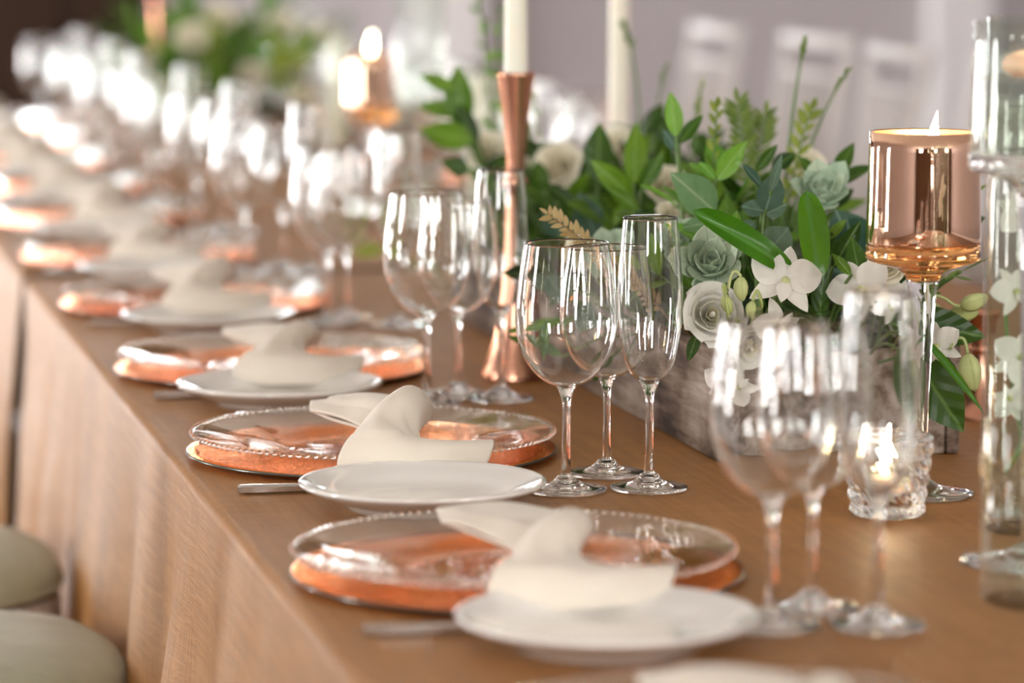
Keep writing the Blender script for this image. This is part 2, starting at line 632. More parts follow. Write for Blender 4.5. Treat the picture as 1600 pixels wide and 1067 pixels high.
struct('floor', box('floor', (LX - 0.3, YN - 0.3, -0.1), (RX + 0.3, YF + 0.3, 0), 'floor_tile'))
struct('ceiling', box('ceiling', (LX - 0.3, YN - 0.3, CZ), (RX + 0.3, YF + 0.3, CZ + 0.1), 'ceiling_paint'))
wall_holes('wall_left', 'x', LX - 0.15, 0.15, YN - 0.15, YF + 0.15, 0, CZ, WIN_LEFT, 'wall_paint')
wall_holes('wall_far', 'y', YF, 0.15, LX, RX, 0, CZ, WIN_FAR, 'wall_paint')
wall_holes('wall_near', 'y', YN - 0.15, 0.15, LX, RX, 0, CZ, WIN_FILL, 'brown_wood')  # unseen wall made dark wood to cut fill and deepen reflections
wall_holes('wall_right', 'x', RX, 0.15, YN - 0.15, YF + 0.15, 0, CZ, [], 'wall_paint')
wn = 0
for axis, pos, inner, holes in (('x', LX - 0.15, 1, WIN_LEFT), ('y', YF, -1, WIN_FAR), ('y', YN - 0.15, 1, WIN_FILL)):  # frames go round the added fill and glint openings too
    for a, b_, s, h in holes:
        wn += 1
        def bx(nm, a0, a1, z0, z1, t0, t1, mt, par=None):
            lo, hi = ((pos + t0, a0, z0), (pos + t1, a1, z1)) if axis == 'x' else ((a0, pos + t0, z0), (a1, pos + t1, z1))
            return struct(nm, box(nm, lo, hi, mt), par)
        fr = bx('window_%d' % wn, a, b_, s, s + 0.06, 0.02, 0.13, 'pilaster_paint')
        bx('frame_head', a, b_, h - 0.06, h, 0.02, 0.13, 'pilaster_paint', fr)
        bx('frame_jamb', a, a + 0.06, s + 0.06, h - 0.06, 0.02, 0.13, 'pilaster_paint', fr)
        bx('frame_jamb', b_ - 0.06, b_, s + 0.06, h - 0.06, 0.02, 0.13, 'pilaster_paint', fr)
        for k in (1,):
            c = a + (b_ - a) * k / 2
            bx('mullion', c - 0.025, c + 0.025, s + 0.06, h - 0.06, 0.04, 0.11, 'pilaster_paint', fr)
        for k in (1, 2, 3):
            c = s + (h - s) * k / 4
            bx('glazing_bar', a + 0.06, b_ - 0.06, c - 0.018, c + 0.018, 0.05, 0.10, 'pilaster_paint', fr)
# dark boards added out of view so the cloth and plates reflect dark
for k, (xa, xb) in enumerate([(LX + 0.001, 0.72), (1.28, 1.72), (2.08, 2.52), (2.88, 3.32), (3.68, RX - 0.001)]):
    struct('trim_%d' % (k + 3), box('trim', (xa, YF - 0.04, 1.25), (xb, YF - 0.002, CZ - 0.002), 'dark_wood', 0.004))
for k, (xa, xb) in enumerate([(0.72, 1.28), (1.72, 2.08), (2.52, 2.88), (3.32, 3.68)]):
    struct('trim_%d' % (k + 8), box('trim', (xa, YF - 0.04, 2.38), (xb, YF - 0.002, CZ - 0.002), 'dark_wood', 0.004))
# dark timber door at the end of the hall, white pilaster beside it
dr = struct('door_1', box('door_1', (0.35, YF - 0.05, 0.0), (1.52, YF - 0.005, 1.2), 'dark_wood'))
for k in range(4):
    x0 = 0.40 + k * 0.275
    struct('plank', box('plank', (x0, YF - 0.075, 0.06), (x0 + 0.255, YF - 0.05, 1.14), 'brown_wood' if k == 1 else 'dark_wood', 0.006), dr)
for k, (xa, xb) in enumerate([(2.52, 2.78), (4.55, 4.8)]):
    struct('trim_%d' % (k + 1), box('trim', (xa, YF - 0.10, 0), (xb, YF - 0.002, 1.245), 'pilaster_paint', 0.01))
struct('baseboard_far', box('baseboard_far', (1.53, YF - 0.025, 0), (2.51, YF - 0.001, 0.14), 'pilaster_paint'))
struct('baseboard_right', box('baseboard_right', (RX - 0.025, YN, 0), (RX - 0.001, YF - 0.12, 0.14), 'pilaster_paint'))

# ------------------------------------------------------------------ tablecloths
EX, WX = 0.375, 1.20          # near edge of the table, its width


def tablecloth(name, label, y0, y1, seed):
    rnd = random.Random(seed)
    ph = [rnd.uniform(0, 6.28) for _ in range(8)]
    W_ = WX
    # unrolled profile over the width: drop, soft edge, top, soft edge, drop
    prof = []
    nd = 12
    for k in range(nd):
        prof.append((-1, 0.012 + (TZ - 0.03) * k / nd))
    rr = 0.010
    for k in range(5):
        a = PI * 0.5 * k / 4
        prof.append((rr - rr * math.cos(a), TZ - rr + rr * math.sin(a), 0))
    nt_ = 14
    for k in range(1, nt_):
        prof.append((rr + (W_ - 2 * rr) * k / nt_, TZ, 0))
    for k in range(5):
        a = PI * 0.5 * k / 4
        prof.append((W_ - rr + rr * math.sin(a), TZ - rr + rr * math.cos(a), 0))
    for k in range(nd):
        prof.append((-2, 0.012 + (TZ - 0.03) * (nd - 1 - k) / nd))
    ys = []
    ny = int((y1 - y0) / 0.014)
    for j in range(ny + 1):
        ys.append(y0 + (y1 - y0) * j / ny)

    def fold(y, side):
        f = 0.5 + 0.5 * math.sin(17 * y + ph[0 + side] + 1.6 * math.sin(5.3 * y + ph[2]))
        g = 0.5 + 0.5 * math.sin(31 * y + ph[3 + side] + 1.2 * math.sin(7.7 * y + ph[5]))
        return 0.60 * f ** 1.5 + 0.28 * g
    vs, fs = [], []
    for y in ys:
        for p in prof:
            if p[0] in (-1, -2) and len(p) == 2:
                z = p[1]
                dr_ = (TZ - z) / TZ
                am = 0.075 * dr_ ** 0.75 * min(1, dr_ * 4)
                off = fold(y + 0.05 * math.sin(3 * z), 0 if p[0] == -1 else 1) * am + 0.006 * dr_
                e1 = max(0.0, 1 - (y1 - y) / 0.5) if y1 < 6 else 0.0
                e0 = max(0.0, 1 - (y - y0) / 0.5) if y0 > 3 else 0.0
                yy = y - 0.20 * dr_ ** 0.5 * e1 * e1 + 0.16 * dr_ ** 0.5 * e0 * e0
                vs.append((-off if p[0] == -1 else W_ + off, yy, z))
            else:
                vs.append((p[0], y, p[1]))
    n = len(prof)
    for j in range(ny):
        for i in range(n - 1):
            fs.append((j * n + i, j * n + i + 1, (j + 1) * n + i + 1, (j + 1) * n + i))
    # an end drop closes the cloth at the free end; the ends that meet stay open to the dark gap
    for j, sg in ((0, 1),) if y0 < 3 else ((ny, -1),):
        ids = [j * n + i for i in range(n)]
        fs.append(tuple(ids if sg < 0 else ids[::-1]))
    me = mk(name, [(v_[0], v_[1] - (y0 + y1) / 2, v_[2]) for v_ in vs], fs, 'cloth')
    o = mesh_obj(name, me, None, (EX, (y0 + y1) / 2, 0))
    return tag(o, label, 'tablecloth', 'bronze satin tablecloths')


tablecloth('tablecloth', 'bronze satin tablecloth in front, falling in pale folds at lower left', 0.35, 4.615, 3)
tablecloth('tablecloth', 'bronze satin tablecloth of the farther table, beyond the dark gap at left', 4.665, 8.55, 11)

# ------------------------------------------------------------------ glassware
def glass_proto(name, bowl, stem_r, z_b, foot_r, foot_h, th=0.0009):
    """bowl: list of (r, z) from its bottom to the rim; the stem rises to z_b"""
    outer = [(0.0, bowl[0][1])] + spline(bowl, 4)
    prof = shell(outer, th)
    return {
        'bowl': lathe(name + '_bowl', prof, 'bowl_glass', 48),
        'stem': lathe(name + '_stem', [(0.0, foot_h * 0.55)] + spline([(stem_r * 2.3, foot_h * 0.56), (stem_r * 1.35, foot_h * 1.5), (stem_r * 1.02, foot_h * 3.2), (stem_r * 0.92, z_b * 0.62), (stem_r * 1.05, z_b * 0.86), (stem_r * 2.1, z_b - 0.0015), (stem_r * 2.8, z_b + 0.0024)], 4) + [(0.0, z_b + 0.0004)], 'stem_glass', 24),
        'foot': lathe(name + '_foot', [(0.0, 0.0006)] + [(foot_r * 0.9, 0.0003), (foot_r * 0.985, 0.0005), (foot_r, 0.0016), (foot_r * 0.985, 0.0028)] + spline([(foot_r * 0.9, 0.0036), (foot_r * 0.6, foot_h * 0.5), (foot_r * 0.36, foot_h * 0.95), (stem_r * 2.0, foot_h * 1.55)], 3) + [(0.0, foot_h * 1.52)], 'stem_glass', 44),
    }


G_RED = glass_proto('red_wine', [(0.0075, 0.0880), (0.020, 0.0935), (0.0325, 0.107), (0.0405, 0.1265), (0.0425, 0.148), (0.0400, 0.175), (0.0365, 0.198), (0.0350, 0.208)], 0.0036, 0.088, 0.034, 0.0085)
G_WHITE = glass_proto('white_wine', [(0.0075, 0.0840), (0.019, 0.0890), (0.0310, 0.102), (0.0385, 0.120), (0.0402, 0.139), (0.0380, 0.164), (0.0347, 0.186), (0.0333, 0.196)], 0.0034, 0.084, 0.033, 0.0085)
G_FLUTE = glass_proto('flute', [(0.0065, 0.0905), (0.0150, 0.0965), (0.0215, 0.110), (0.0255, 0.131), (0.0272, 0.155), (0.0262, 0.185), (0.0238, 0.215), (0.0225, 0.228)], 0.0036, 0.0905, 0.0325, 0.0085)
NEAR_BOWL = {}
for kn, gp in (('wine_glass', G_RED), ('white_wine_glass', G_WHITE), ('champagne_flute', G_FLUTE)):
    NEAR_BOWL[kn] = gp['bowl'].copy()
    NEAR_BOWL[kn].materials[0] = M['stem_glass']
KINDS = {'wine_glass': G_RED, 'white_wine_glass': G_WHITE, 'champagne_flute': G_FLUTE}


def put_glass(kind, x, y, label, group, near=False):
    t = thing(kind, label, 'glass', (x, y, TZ + 0.0005), random.uniform(0, 6.28), group)
    for part in ('bowl', 'stem', 'foot'):
        mesh_obj(part, NEAR_BOWL[kind] if near and part == 'bowl' else KINDS[kind][part], t)
    return t


# ------------------------------------------------------------------ plates, cutlery, napkins
CH_R = 0.165
me_charger = lathe('charger', [(0, 0.0), (0.120, 0.0), (0.150, 0.0015), (0.163, 0.0045), (0.1645, 0.006), (0.163, 0.0072), (0.150, 0.0058), (0.125, 0.0045), (0.118, 0.0038), (0, 0.0036)], 'charger', 72)
me_chrim = lathe('charger_rim', [(0.1632 + 0.0016 * math.cos(a), 0.0058 + 0.0013 * math.sin(a)) for a in [k * PI / 4 for k in range(8)]], 'dark_rim', 72, closed=True)


def wavy(r, z, a):
    return r, z + 0.0006 * math.sin(9 * a + 40 * r) * min(1, r / 0.05) * (1 if r > 0.09 else 0)


pl = [(0, 0.0046), (0.060, 0.0046)] + spline([(0.078, 0.0052), (0.087, 0.0088), (0.095, 0.0118), (0.125, 0.0160), (0.150, 0.0198), (0.1595, 0.0216)], 4)
me_plate = lathe('glass_plate', shell(pl, 0.0028), 'plate_glass', 72, mod=wavy)


def bead_ring():
    vs, fs = [], []
    nb = 130
    for k in range(nb):
        a = 2 * PI * k / nb
        c = Vector((0.1605 * math.cos(a), 0.1605 * math.sin(a), 0.0228))
        r = 0.0027
        b0 = len(vs)
        dirs = [(0, 0, 1), (1, 0, 0), (0.31, 0.95, 0), (-0.81, 0.59, 0), (-0.81, -0.59, 0), (0.31, -0.95, 0), (0, 0, -1)]
        for d in dirs:
            vs.append(c + Vector(d) * r)
        for q in range(5):
            q2 = (q + 1) % 5
            fs.append((b0, b0 + 1 + q, b0 + 1 + q2))
            fs.append((b0 + 6, b0 + 1 + q2, b0 + 1 + q))
    return mk('beaded_rim', vs, fs, 'stem_glass')


me_beads = bead_ring()
bp = [(0, 0.003), (0.055, 0.003)] + [(0.0575, 0.0), (0.062, 0.0)] + spline([(0.064, 0.004), (0.080, 0.0095), (0.096, 0.0165), (0.1005, 0.0195)], 3) + [(0.1008, 0.0210), (0.0998, 0.0222), (0.0980, 0.0222)] + spline([(0.094, 0.0205), (0.078, 0.0145), (0.069, 0.0098), (0.060, 0.0068)], 3) + [(0.05, 0.0062), (0, 0.006)]
me_bread = lathe('bread_plate', bp, 'porcelain', 64)

# dinner knife: square-ended hollow handle, bolster, blade (runs along +X)
kb = bmesh.new()
secs = [(0.0, 0.0042, 0.0028), (0.002, 0.0052, 0.0036), (0.012, 0.0054, 0.0038), (0.06, 0.0047, 0.0033), (0.095, 0.0040, 0.0028)]
kv, kf = [], []
for x, hw, hh in secs:
    for sy, sz in ((-1, -1), (-0.55, -1), (0.55, -1), (1, -1), (1, 1), (0.55, 1), (-0.55, 1), (-1, 1)):
        zz = 0.6 if abs(sy) == 1 else 1.0
        kv.append((x, sy * hw, 0.0042 + sz * hh * zz))
for i in range(len(secs) - 1):
    for k in range(8):
        kf.append((i * 8 + k, i * 8 + (k + 1) % 8, (i + 1) * 8 + (k + 1) % 8, (i + 1) * 8 + k))
kf += [tuple(range(7, -1, -1)), tuple(range(len(kv) - 8, len(kv)))]
me_handle = mk('knife_handle', kv, kf, 'steel', False)
kv, kf = [], []
for i in range(10):
    t = i / 9
    x = 0.093 + 0.115 * t
    top = 0.006
    wd = 0.008 + 0.003 * math.sin(PI * min(1, t * 1.1)) if t < 0.8 else 0.0105 * (1 - ((t - 0.8) / 0.2) ** 2) + 0.0006
    kv += [(x, -0.004, 0.0036), (x, -0.004, 0.0052), (x, -0.004 + wd, 0.0047), (x, -0.004 + wd, 0.0041)]
for i in range(9):
    for k in range(4):
        kf.append((i * 4 + k, i * 4 + (k + 1) % 4, i * 4 + 4 + (k + 1) % 4, i * 4 + 4 + k))
kf += [(3, 2, 1, 0), (36, 37, 38, 39)]
me_blade = mk('knife_blade', kv, kf, 'steel', False)


def net(rows, n=7):
    "Catmull-Rom surface through a control net (list of rows of (x, y, z))"
    rs = [spline(r, n) for r in rows]
    cols = [spline([r[i] for r in rs], n) for i in range(len(rs[0]))]
    nu, nv = len(cols), len(cols[0])
    vs, fs = [], []
    for j in range(nv):
        for i in range(nu):
            vs.append(cols[i][j])
    for j in range(nv - 1):
        for i in range(nu - 1):
            fs.append((j * nu + i, j * nu + i + 1, (j + 1) * nu + i + 1, (j + 1) * nu + i))
    return vs, fs


# u to the right, v away, z up, as seen from the camera's side of the table
NAP = [
    # crest and front tail: bottom hem over the plate rim, rising left to the crest, curling over to the right
    [[(-0.022, -0.164, 0.014), (0.004, -0.172, 0.011), (0.040, -0.174, 0.010), (0.075, -0.168, 0.011), (0.101, -0.154, 0.014)],
     [(-0.020, -0.163, 0.026), (0.005, -0.171, 0.025), (0.041, -0.172, 0.024), (0.078, -0.165, 0.024), (0.106, -0.148, 0.024)],
     [(-0.014, -0.148, 0.037), (0.007, -0.156, 0.041), (0.038, -0.160, 0.037), (0.076, -0.152, 0.0355), (0.107, -0.134, 0.034)],
     [(-0.005, -0.122, 0.041), (0.010, -0.128, 0.050), (0.028, -0.130, 0.042), (0.056, -0.128, 0.033), (0.090, -0.112, 0.030)],
     [(0.004, -0.104, 0.050), (0.016, -0.108, 0.059), (0.030, -0.109, 0.052), (0.040, -0.106, 0.036), (0.056, -0.098, 0.027)],
     [(0.014, -0.082, 0.057), (0.026, -0.084, 0.064), (0.039, -0.083, 0.060), (0.045, -0.082, 0.046), (0.043, -0.080, 0.031)],
     [(0.023, -0.060, 0.058), (0.034, -0.060, 0.065), (0.046, -0.058, 0.062), (0.053, -0.056, 0.050), (0.048, -0.056, 0.035)],
     [(0.026, -0.036, 0.051), (0.037, -0.035, 0.057), (0.048, -0.033, 0.054), (0.055, -0.032, 0.044), (0.050, -0.034, 0.032)],
     [(0.022, -0.012, 0.040), (0.033, -0.010, 0.043), (0.044, -0.010, 0.040), (0.049, -0.013, 0.034), (0.045, -0.016, 0.027)]],
    # left wing lying back across the plate
    [[(-0.056, 0.030, 0.034), (-0.058, 0.050, 0.037), (-0.058, 0.070, 0.037), (-0.054, 0.090, 0.033)],
     [(-0.040, 0.012, 0.034), (-0.034, 0.036, 0.040), (-0.030, 0.062, 0.041), (-0.026, 0.088, 0.037)],
     [(-0.018, -0.014, 0.030), (-0.008, 0.014, 0.041), (-0.002, 0.046, 0.044), (0.004, 0.076, 0.038)],
     [(0.000, -0.050, 0.027), (0.014, -0.016, 0.040), (0.024, 0.022, 0.043), (0.030, 0.058, 0.036)],
     [(0.010, -0.085, 0.027), (0.028, -0.048, 0.038), (0.038, -0.006, 0.038), (0.044, 0.036, 0.030)]],
    # folded underside that the wing springs from
    [[(-0.056, 0.034, 0.034), (-0.057, 0.060, 0.034), (-0.054, 0.092, 0.034)],
     [(-0.034, 0.012, 0.028), (-0.030, 0.050, 0.026), (-0.024, 0.084, 0.028)],
     [(-0.008, -0.020, 0.024), (0.000, 0.030, 0.020), (0.008, 0.066, 0.024)],
     [(0.008, -0.060, 0.024), (0.020, 0.000, 0.018), (0.030, 0.046, 0.022)]],
]


def napkin_mesh(seed):
    rnd = random.Random(seed)
    vs, fs = [], []
    for part in NAP:
        a, b_ = net(part)
        o = len(vs)
        vs += a
        fs += [tuple(o + i for i in f) for f in b_]
    cy, sy = math.cos(-YAW), math.sin(-YAW)
    out = []
    k = rnd.uniform(-1, 1)
    for u, v_, z in vs:
        p = Vector((u * 30, v_ * 30, z * 30 + seed * 7.0))
        q = noise.noise_vector(p * 0.7) * 0.0022 * (1 if seed else 0.4)
        u, v_, z = u + q.x, v_ + q.y, max(0.0085, z * (1 + 0.08 * k * (z > 0.04)) + q.z)
        out.append((u * cy - v_ * sy, u * sy + v_ * cy, z))
    me = mk('napkin', out, fs, 'napkin')
    bm = bmesh.new()
    bm.from_mesh(me)
    bmesh.ops.solidify(bm, geom=bm.faces[:], thickness=0.0026)
    bm.to_mesh(me)
    bm.free()
    me.polygons.foreach_set('use_smooth', [True] * len(me.polygons))
    return me


me_nap = [napkin_mesh(k) for k in range(4)]

ORD = ['first', 'second', 'third', 'fourth', 'fifth', 'sixth', 'seventh', 'eighth', 'ninth', 'tenth', 'eleventh', 'twelfth', 'thirteenth', 'fourteenth']
SET_Y = [1.852, 2.443, 3.031, 3.612, 4.235] + [4.83 + 0.6 * k for k in range(6)]
BREAD = {0: None, 1: (0.556, 2.200), 2: (0.542, 2.757), 3: (0.522, 3.380), 4: (0.535, 3.995)}
GL = {1: ((0.678, 2.232), (0.722, 2.281), (0.748, 2.217)), 2: ((0.673, 2.804), (0.727, 2.881), (0.743, 2.799)), 3: ((0.661, 3.339), (0.703, 3.392), (0.738, 3.353))}


def setting(i, y, far=False):
    rnd = random.Random(100 + i + (50 if far else 0))
    where = ('%s place setting from the front' % ORD[i]) if not far else ('%s setting across the table' % ORD[i])
    sgn = -1 if far else 1
    cx = EX + 0.175 if not far else EX + WX - 0.175
    sd = 'near' if not far else 'far'
    c = thing('charger_plate', 'round mirrored copper charger plate under the %s' % where, 'charger plate', (cx, y, TZ + 0.0005), rnd.uniform(0, 6), 'copper charger plates')
    mesh_obj('plate_body', me_charger, c)
    mesh_obj('rim_band', me_chrim, c)['label'] = 'thin dark rim'
    p = thing('glass_plate', 'clear rippled glass plate with beaded rim at the %s' % where, 'plate', (cx + rnd.uniform(-.003, .003), y + rnd.uniform(-.003, .003), TZ + 0.0005), rnd.uniform(0, 6), 'clear beaded glass plates')
    mesh_obj('plate_body', me_plate, p)
    mesh_obj('beaded_rim', me_beads, p)
    n = mesh_obj('napkin', me_nap[(i + (2 if far else 0)) % 4], None, (cx, y, TZ + 0.0005))
    n.rotation_euler = (0, 0, rnd.uniform(-0.06, 0.06) if i not in (1, 2) else 0)
    if far:
        n.rotation_euler = (0, 0, PI + rnd.uniform(-0.1, 0.1))
    tag(n, 'ivory cloth napkin folded over itself at the %s' % where, 'napkin', 'folded ivory napkins')
    bxy = BREAD.get(i) if not far else None
    if bxy is None:
        bxy = (cx - 0.012 + rnd.uniform(-.006, .006), y - sgn * 0.262 + rnd.uniform(-.012, .012))
    bo = mesh_obj('bread_plate', me_bread, None, (bxy[0], bxy[1], TZ + 0.0005))
    tag(bo, 'white porcelain bread plate in front of the %s' % where, 'plate', 'white bread plates')
    k = thing('dinner_knife', 'polished steel dinner knife right of the %s' % where, 'knife', (0.404 if not far else EX + WX - 0.03, y - sgn * 0.182, TZ + 0.0003), (-0.06 if not far else PI), 'dinner knives')
    mesh_obj('handle', me_handle, k)
    mesh_obj('blade', me_blade, k)
    g = GL.get(i) if not far else None
    if g is None:
        j = lambda: rnd.uniform(-0.012, 0.012)
        if not far:
            g = ((0.672 + j(), y - 0.225 + j()), (0.718 + j(), y - 0.165 + j()), (0.745 + j(), y - 0.245 + j()))
        else:
            g = ((cx - 0.122 + j(), y + 0.225 + j()), (cx - 0.168 + j(), y + 0.165 + j()), (cx - 0.195 + j(), y + 0.245 + j()))
    for (kind, word), (gx, gy) in zip((('wine_glass', 'large empty wine glass'), ('white_wine_glass', 'medium empty wine glass'), ('champagne_flute', 'slim empty champagne flute')), g):
        put_glass(kind, gx, gy, '%s by the %s' % (word, where), {'wine_glass': 'large wine glasses', 'white_wine_glass': 'medium wine glasses', 'champagne_flute': 'champagne flutes'}[kind], near=True)


for i, y in enumerate(SET_Y):
    setting(i, y)
for i, y in enumerate([4.93 + 0.6 * k for k in range(6)]):
    setting(i, y, True)

# ------------------------------------------------------------------ chairs
def chair_proto(label, loc, rz, group):
    t = thing('chair', label, 'chair', loc, rz, group)
    # seat centre at the origin, the diner faces +X
    def seat_r(a, r=0.205):
        c, s = math.cos(a), math.sin(a)
        e = 2.6
        return r / ((abs(c) ** e + abs(s) ** e) ** (1 / e))
    def dome(prof, name, material):
        return lathe(name, prof, material, 48, mod=lambda r, z, a: (r * seat_r(a) / 0.205, z))
    mesh_obj('seat', dome([(0, 0.425), (0.195, 0.425), (0.203, 0.433), (0.205, 0.448), (0.203, 0.474), (0.196, 0.480), (0, 0.480)], 'chair_seat', 'chair_white'), t)
    cu = mesh_obj('cushion', dome([(0, 0.481), (0.190, 0.481), (0.203, 0.487), (0.206, 0.497), (0.200, 0.510), (0.180, 0.523), (0.12, 0.532), (0.05, 0.535), (0, 0.535)], 'chair_cushion', 'cushion'), t)
    mesh_obj('piping', lathe('piping', [(0.2055 + 0.003 * math.cos(q), 0.4915 + 0.003 * math.sin(q)) for q in [k * PI / 3 for k in range(6)]], 'cushion', 48, True, lambda r, z, a: (r * seat_r(a) / 0.205, z)), cu)
    for s in (-1, 1):
        mesh_obj('leg', tube('chair_leg', [(0.165, s * 0.165, 0.43), (0.172, s * 0.172, 0.2), (0.18, s * 0.18, 0.0)], [0.016, 0.0145, 0.0125], 'chair_white', 10), t)
        mesh_obj('back_post', tube('back_post', [(-0.215, s * 0.19, 0.0), (-0.185, s * 0.185, 0.25), (-0.180, s * 0.183, 0.45), (-0.20, s * 0.183, 0.72), (-0.235, s * 0.185, 0.985)], [0.0125, 0.0145, 0.017, 0.015, 0.013], 'chair_white', 10), t)
        mesh_obj('stretcher', tube('stretcher', [(0.172, s * 0.172, 0.22), (-0.187, s * 0.185, 0.22)], 0.008, 'chair_white', 8), t)
    for z, x, r in ((0.965, -0.232, 0.016), (0.895, -0.222, 0.0095), (0.60, -0.189, 0.0095), (0.545, -0.185, 0.0095)):
        mesh_obj('back_rail', tube('back_rail', [(x, -0.185, z), (x - 0.006, 0, z), (x, 0.185, z)], r, 'chair_white', 10), t)
    for k in range(5):
        yy = -0.125 + k * 0.0625
        mesh_obj('slat', tube('slat', [(-0.190, yy, 0.60), (-0.208, yy, 0.75), (-0.225, yy, 0.895)], 0.0085, 'chair_white', 8), t)
    mesh_obj('stretcher', tube('stretcher', [(0.172, -0.17, 0.27), (0.172, 0.17, 0.27)], 0.008, 'chair_white', 8), t)
    return t


GRP = 'white slat-back chairs'
ch0 = chair_proto('sage-cushioned white chair at the lower left corner, nearest the camera', (0.155, 3.33, 0.02), 0.02, GRP)
copy_thing(ch0, 'sage-cushioned white chair at left, behind the nearest seat', (0.142, 3.86, 0.02), -0.03, GRP)
for k, (x, y, rz) in enumerate([(2.02, 4.50, PI + 0.05), (1.98, 5.12, PI - 0.12), (2.0, 5.82, PI + 0.10), (1.97, 6.45, PI - 0.05), (2.02, 7.1, PI + 0.06), (1.98, 7.75, PI)]):
    copy_thing(ch0, ['blurred white chair behind the copper candle goblet', 'blurred white chair back just left of the copper goblet', 'blurred white chair back above the green sprigs',
                     'blurred white chair back right of the tall ivory candle', 'blurred white chair back behind the ivory candles', 'farthest white chair across the table'][k], (x, y, 0), rz, GRP)

# ------------------------------------------------------------------ candles and holders
me_flame = lathe('flame', [(0, 0), (0.0022, 0.002), (0.0044, 0.007), (0.0046, 0.011), (0.0034, 0.018), (0.0016, 0.026), (0, 0.033)], 'flame', 14)
for v_ in me_flame.vertices:
    v_.co.x += 9.0 * (v_.co.z) ** 2 * 0.35
me_wick = tube('wick', [(0, 0, -0.004), (0.0004, 0, 0.003), (0.001, 0, 0.006)], 0.0008, 'wick', 6)


def hourglass(loc, label, H=0.315):
    p = spline([(0.036, 0.002), (0.034, 0.010), (0.022, 0.045), (0.0135, 0.095), (0.0095, 0.150), (0.0082, 0.196)], 4)[:-1] + \
        [(0.0085, 0.197), (0.0118, 0.199), (0.0124, 0.203), (0.0112, 0.207)] + \
        spline([(0.0092, 0.210), (0.0096, 0.225), (0.0125, 0.265), (0.0175, 0.302), (0.0195, 0.315)], 4)
    k = H / 0.315
    prof = [(0, 0.0)] + [(r, z * k) for r, z in p] + [(0.0180, H + 0.001), (0.0150, H - 0.002), (0.0138, H - 0.02), (0, H - 0.022)]
    o = mesh_obj('candlestick', lathe('candlestick', prof, 'rose_copper', 36), None, loc)
    return tag(o, label, 'candlestick', 'copper hourglass candlesticks')


def taper(loc, H, label, r=0.0118):
    t = thing('taper_candle', label, 'candle', loc, 0, 'ivory candles')
    mesh_obj('wax', lathe('taper', [(0, 0), (r * 1.05, 0), (r * 1.02, 0.02), (r * 0.92, H * 0.8), (r * 0.86, H - 0.004), (r * 0.6, H), (0, H - 0.001)], 'wax', 24), t)
    mesh_obj('wick', me_wick, t, (0, 0, H))
    return t


p = tabd(806, 3.63)
hourglass(p, 'tall copper hourglass candlestick in the middle, holding an ivory candle')
taper((p.x, p.y, TZ + 0.2935), 0.26, 'ivory taper candle standing in the middle copper candlestick')
p = tabd(966, 4.28)
hourglass(p, 'copper candlestick hidden in the flowers, right of the middle candlestick', 0.20)
taper((p.x, p.y, TZ + 0.1785), 0.32, 'thick ivory candle rising behind the flowers, right of centre', 0.0125)
p = tabd(250, 7.6)
hourglass(p, 'blurred copper candlestick at upper left, before the dark door', 0.33)
taper((p.x, p.y, TZ + 0.3085), 0.26, 'ivory taper candle in the blurred upper left candlestick')
p = tabd(1530, 3.36)
hourglass(p, 'short copper candlestick between the hanging bud and the clear vase', 0.10)


def goblet(loc, label, bowl_z, mats, bowl_r=0.0475, bowl_h=0.105, foot=0.045):
    t = thing('candle_goblet', label, 'candle holder', loc, 0, 'stemmed candle goblets')
    b0 = bowl_z
    outer = [(0.0, b0 + 0.0122), (0.030, b0 + 0.0122), (bowl_r * 0.975, b0 + 0.0124), (bowl_r * 0.994, b0 + 0.0150)] + [(bowl_r * (0.994 - 0.045 * k / 6), b0 + 0.015 + (bowl_h - 0.015) * k / 6) for k in range(1, 7)]
    mesh_obj('bowl', lathe('goblet_bowl', shell(outer, 0.0016), mats[0], 64), t)
    if mats[0] == 'mirror_copper':
        inn = [(0.0, b0 + 0.0141), (bowl_r * 0.93, b0 + 0.0142)] + [(max(0.0, r - 0.0019), z + (0.0006 if z < b0 + bowl_h - 0.004 else -0.001)) for r, z in outer[3:]]
        mesh_obj('glow_shell', lathe('goblet_glow_shell', inn, 'glow_copper', 56), t)  # rough inner shell added so the flame glows inside the bowl
    bs = [(0, b0 + 0.0119), (bowl_r * 0.97, b0 + 0.0119), (bowl_r * 0.994, b0 + 0.0112)] + spline([(bowl_r * 1.0, b0 + 0.005), (bowl_r * 0.95, b0 - 0.001), (bowl_r * 0.55, b0 - 0.0065), (bowl_r * 0.33, b0 - 0.012), (bowl_r * 0.29, b0 - 0.017)], 4) + [(0, b0 - 0.0172)]
    mesh_obj('bowl_base', lathe('goblet_base', bs, mats[1], 56), t)
    st = [(0, 0.012)] + spline([(0.006, 0.012), (0.0055, 0.030), (0.0068, b0 * 0.45), (0.0105, b0 * 0.8), (bowl_r * 0.285, b0 - 0.0176)], 5) + [(0, b0 - 0.0176)]
    mesh_obj('stem', lathe('goblet_stem', st, mats[2], 28), t)
    ft = [(0, 0.001), (foot * 0.95, 0.0006), (foot, 0.002), (foot * 0.98, 0.0036), (foot * 0.7, 0.0055), (foot * 0.35, 0.0085), (0.007, 0.0145), (0, 0.0145)]
    mesh_obj('foot', lathe('goblet_foot', ft, mats[3], 48), t)
    return t


def flame_at(parent, z, x=0.0, y=0.0, s=1.0):
    f = mesh_obj('flame', me_flame, parent, (x, y, z))
    f.scale = (s, s, s)
    return f


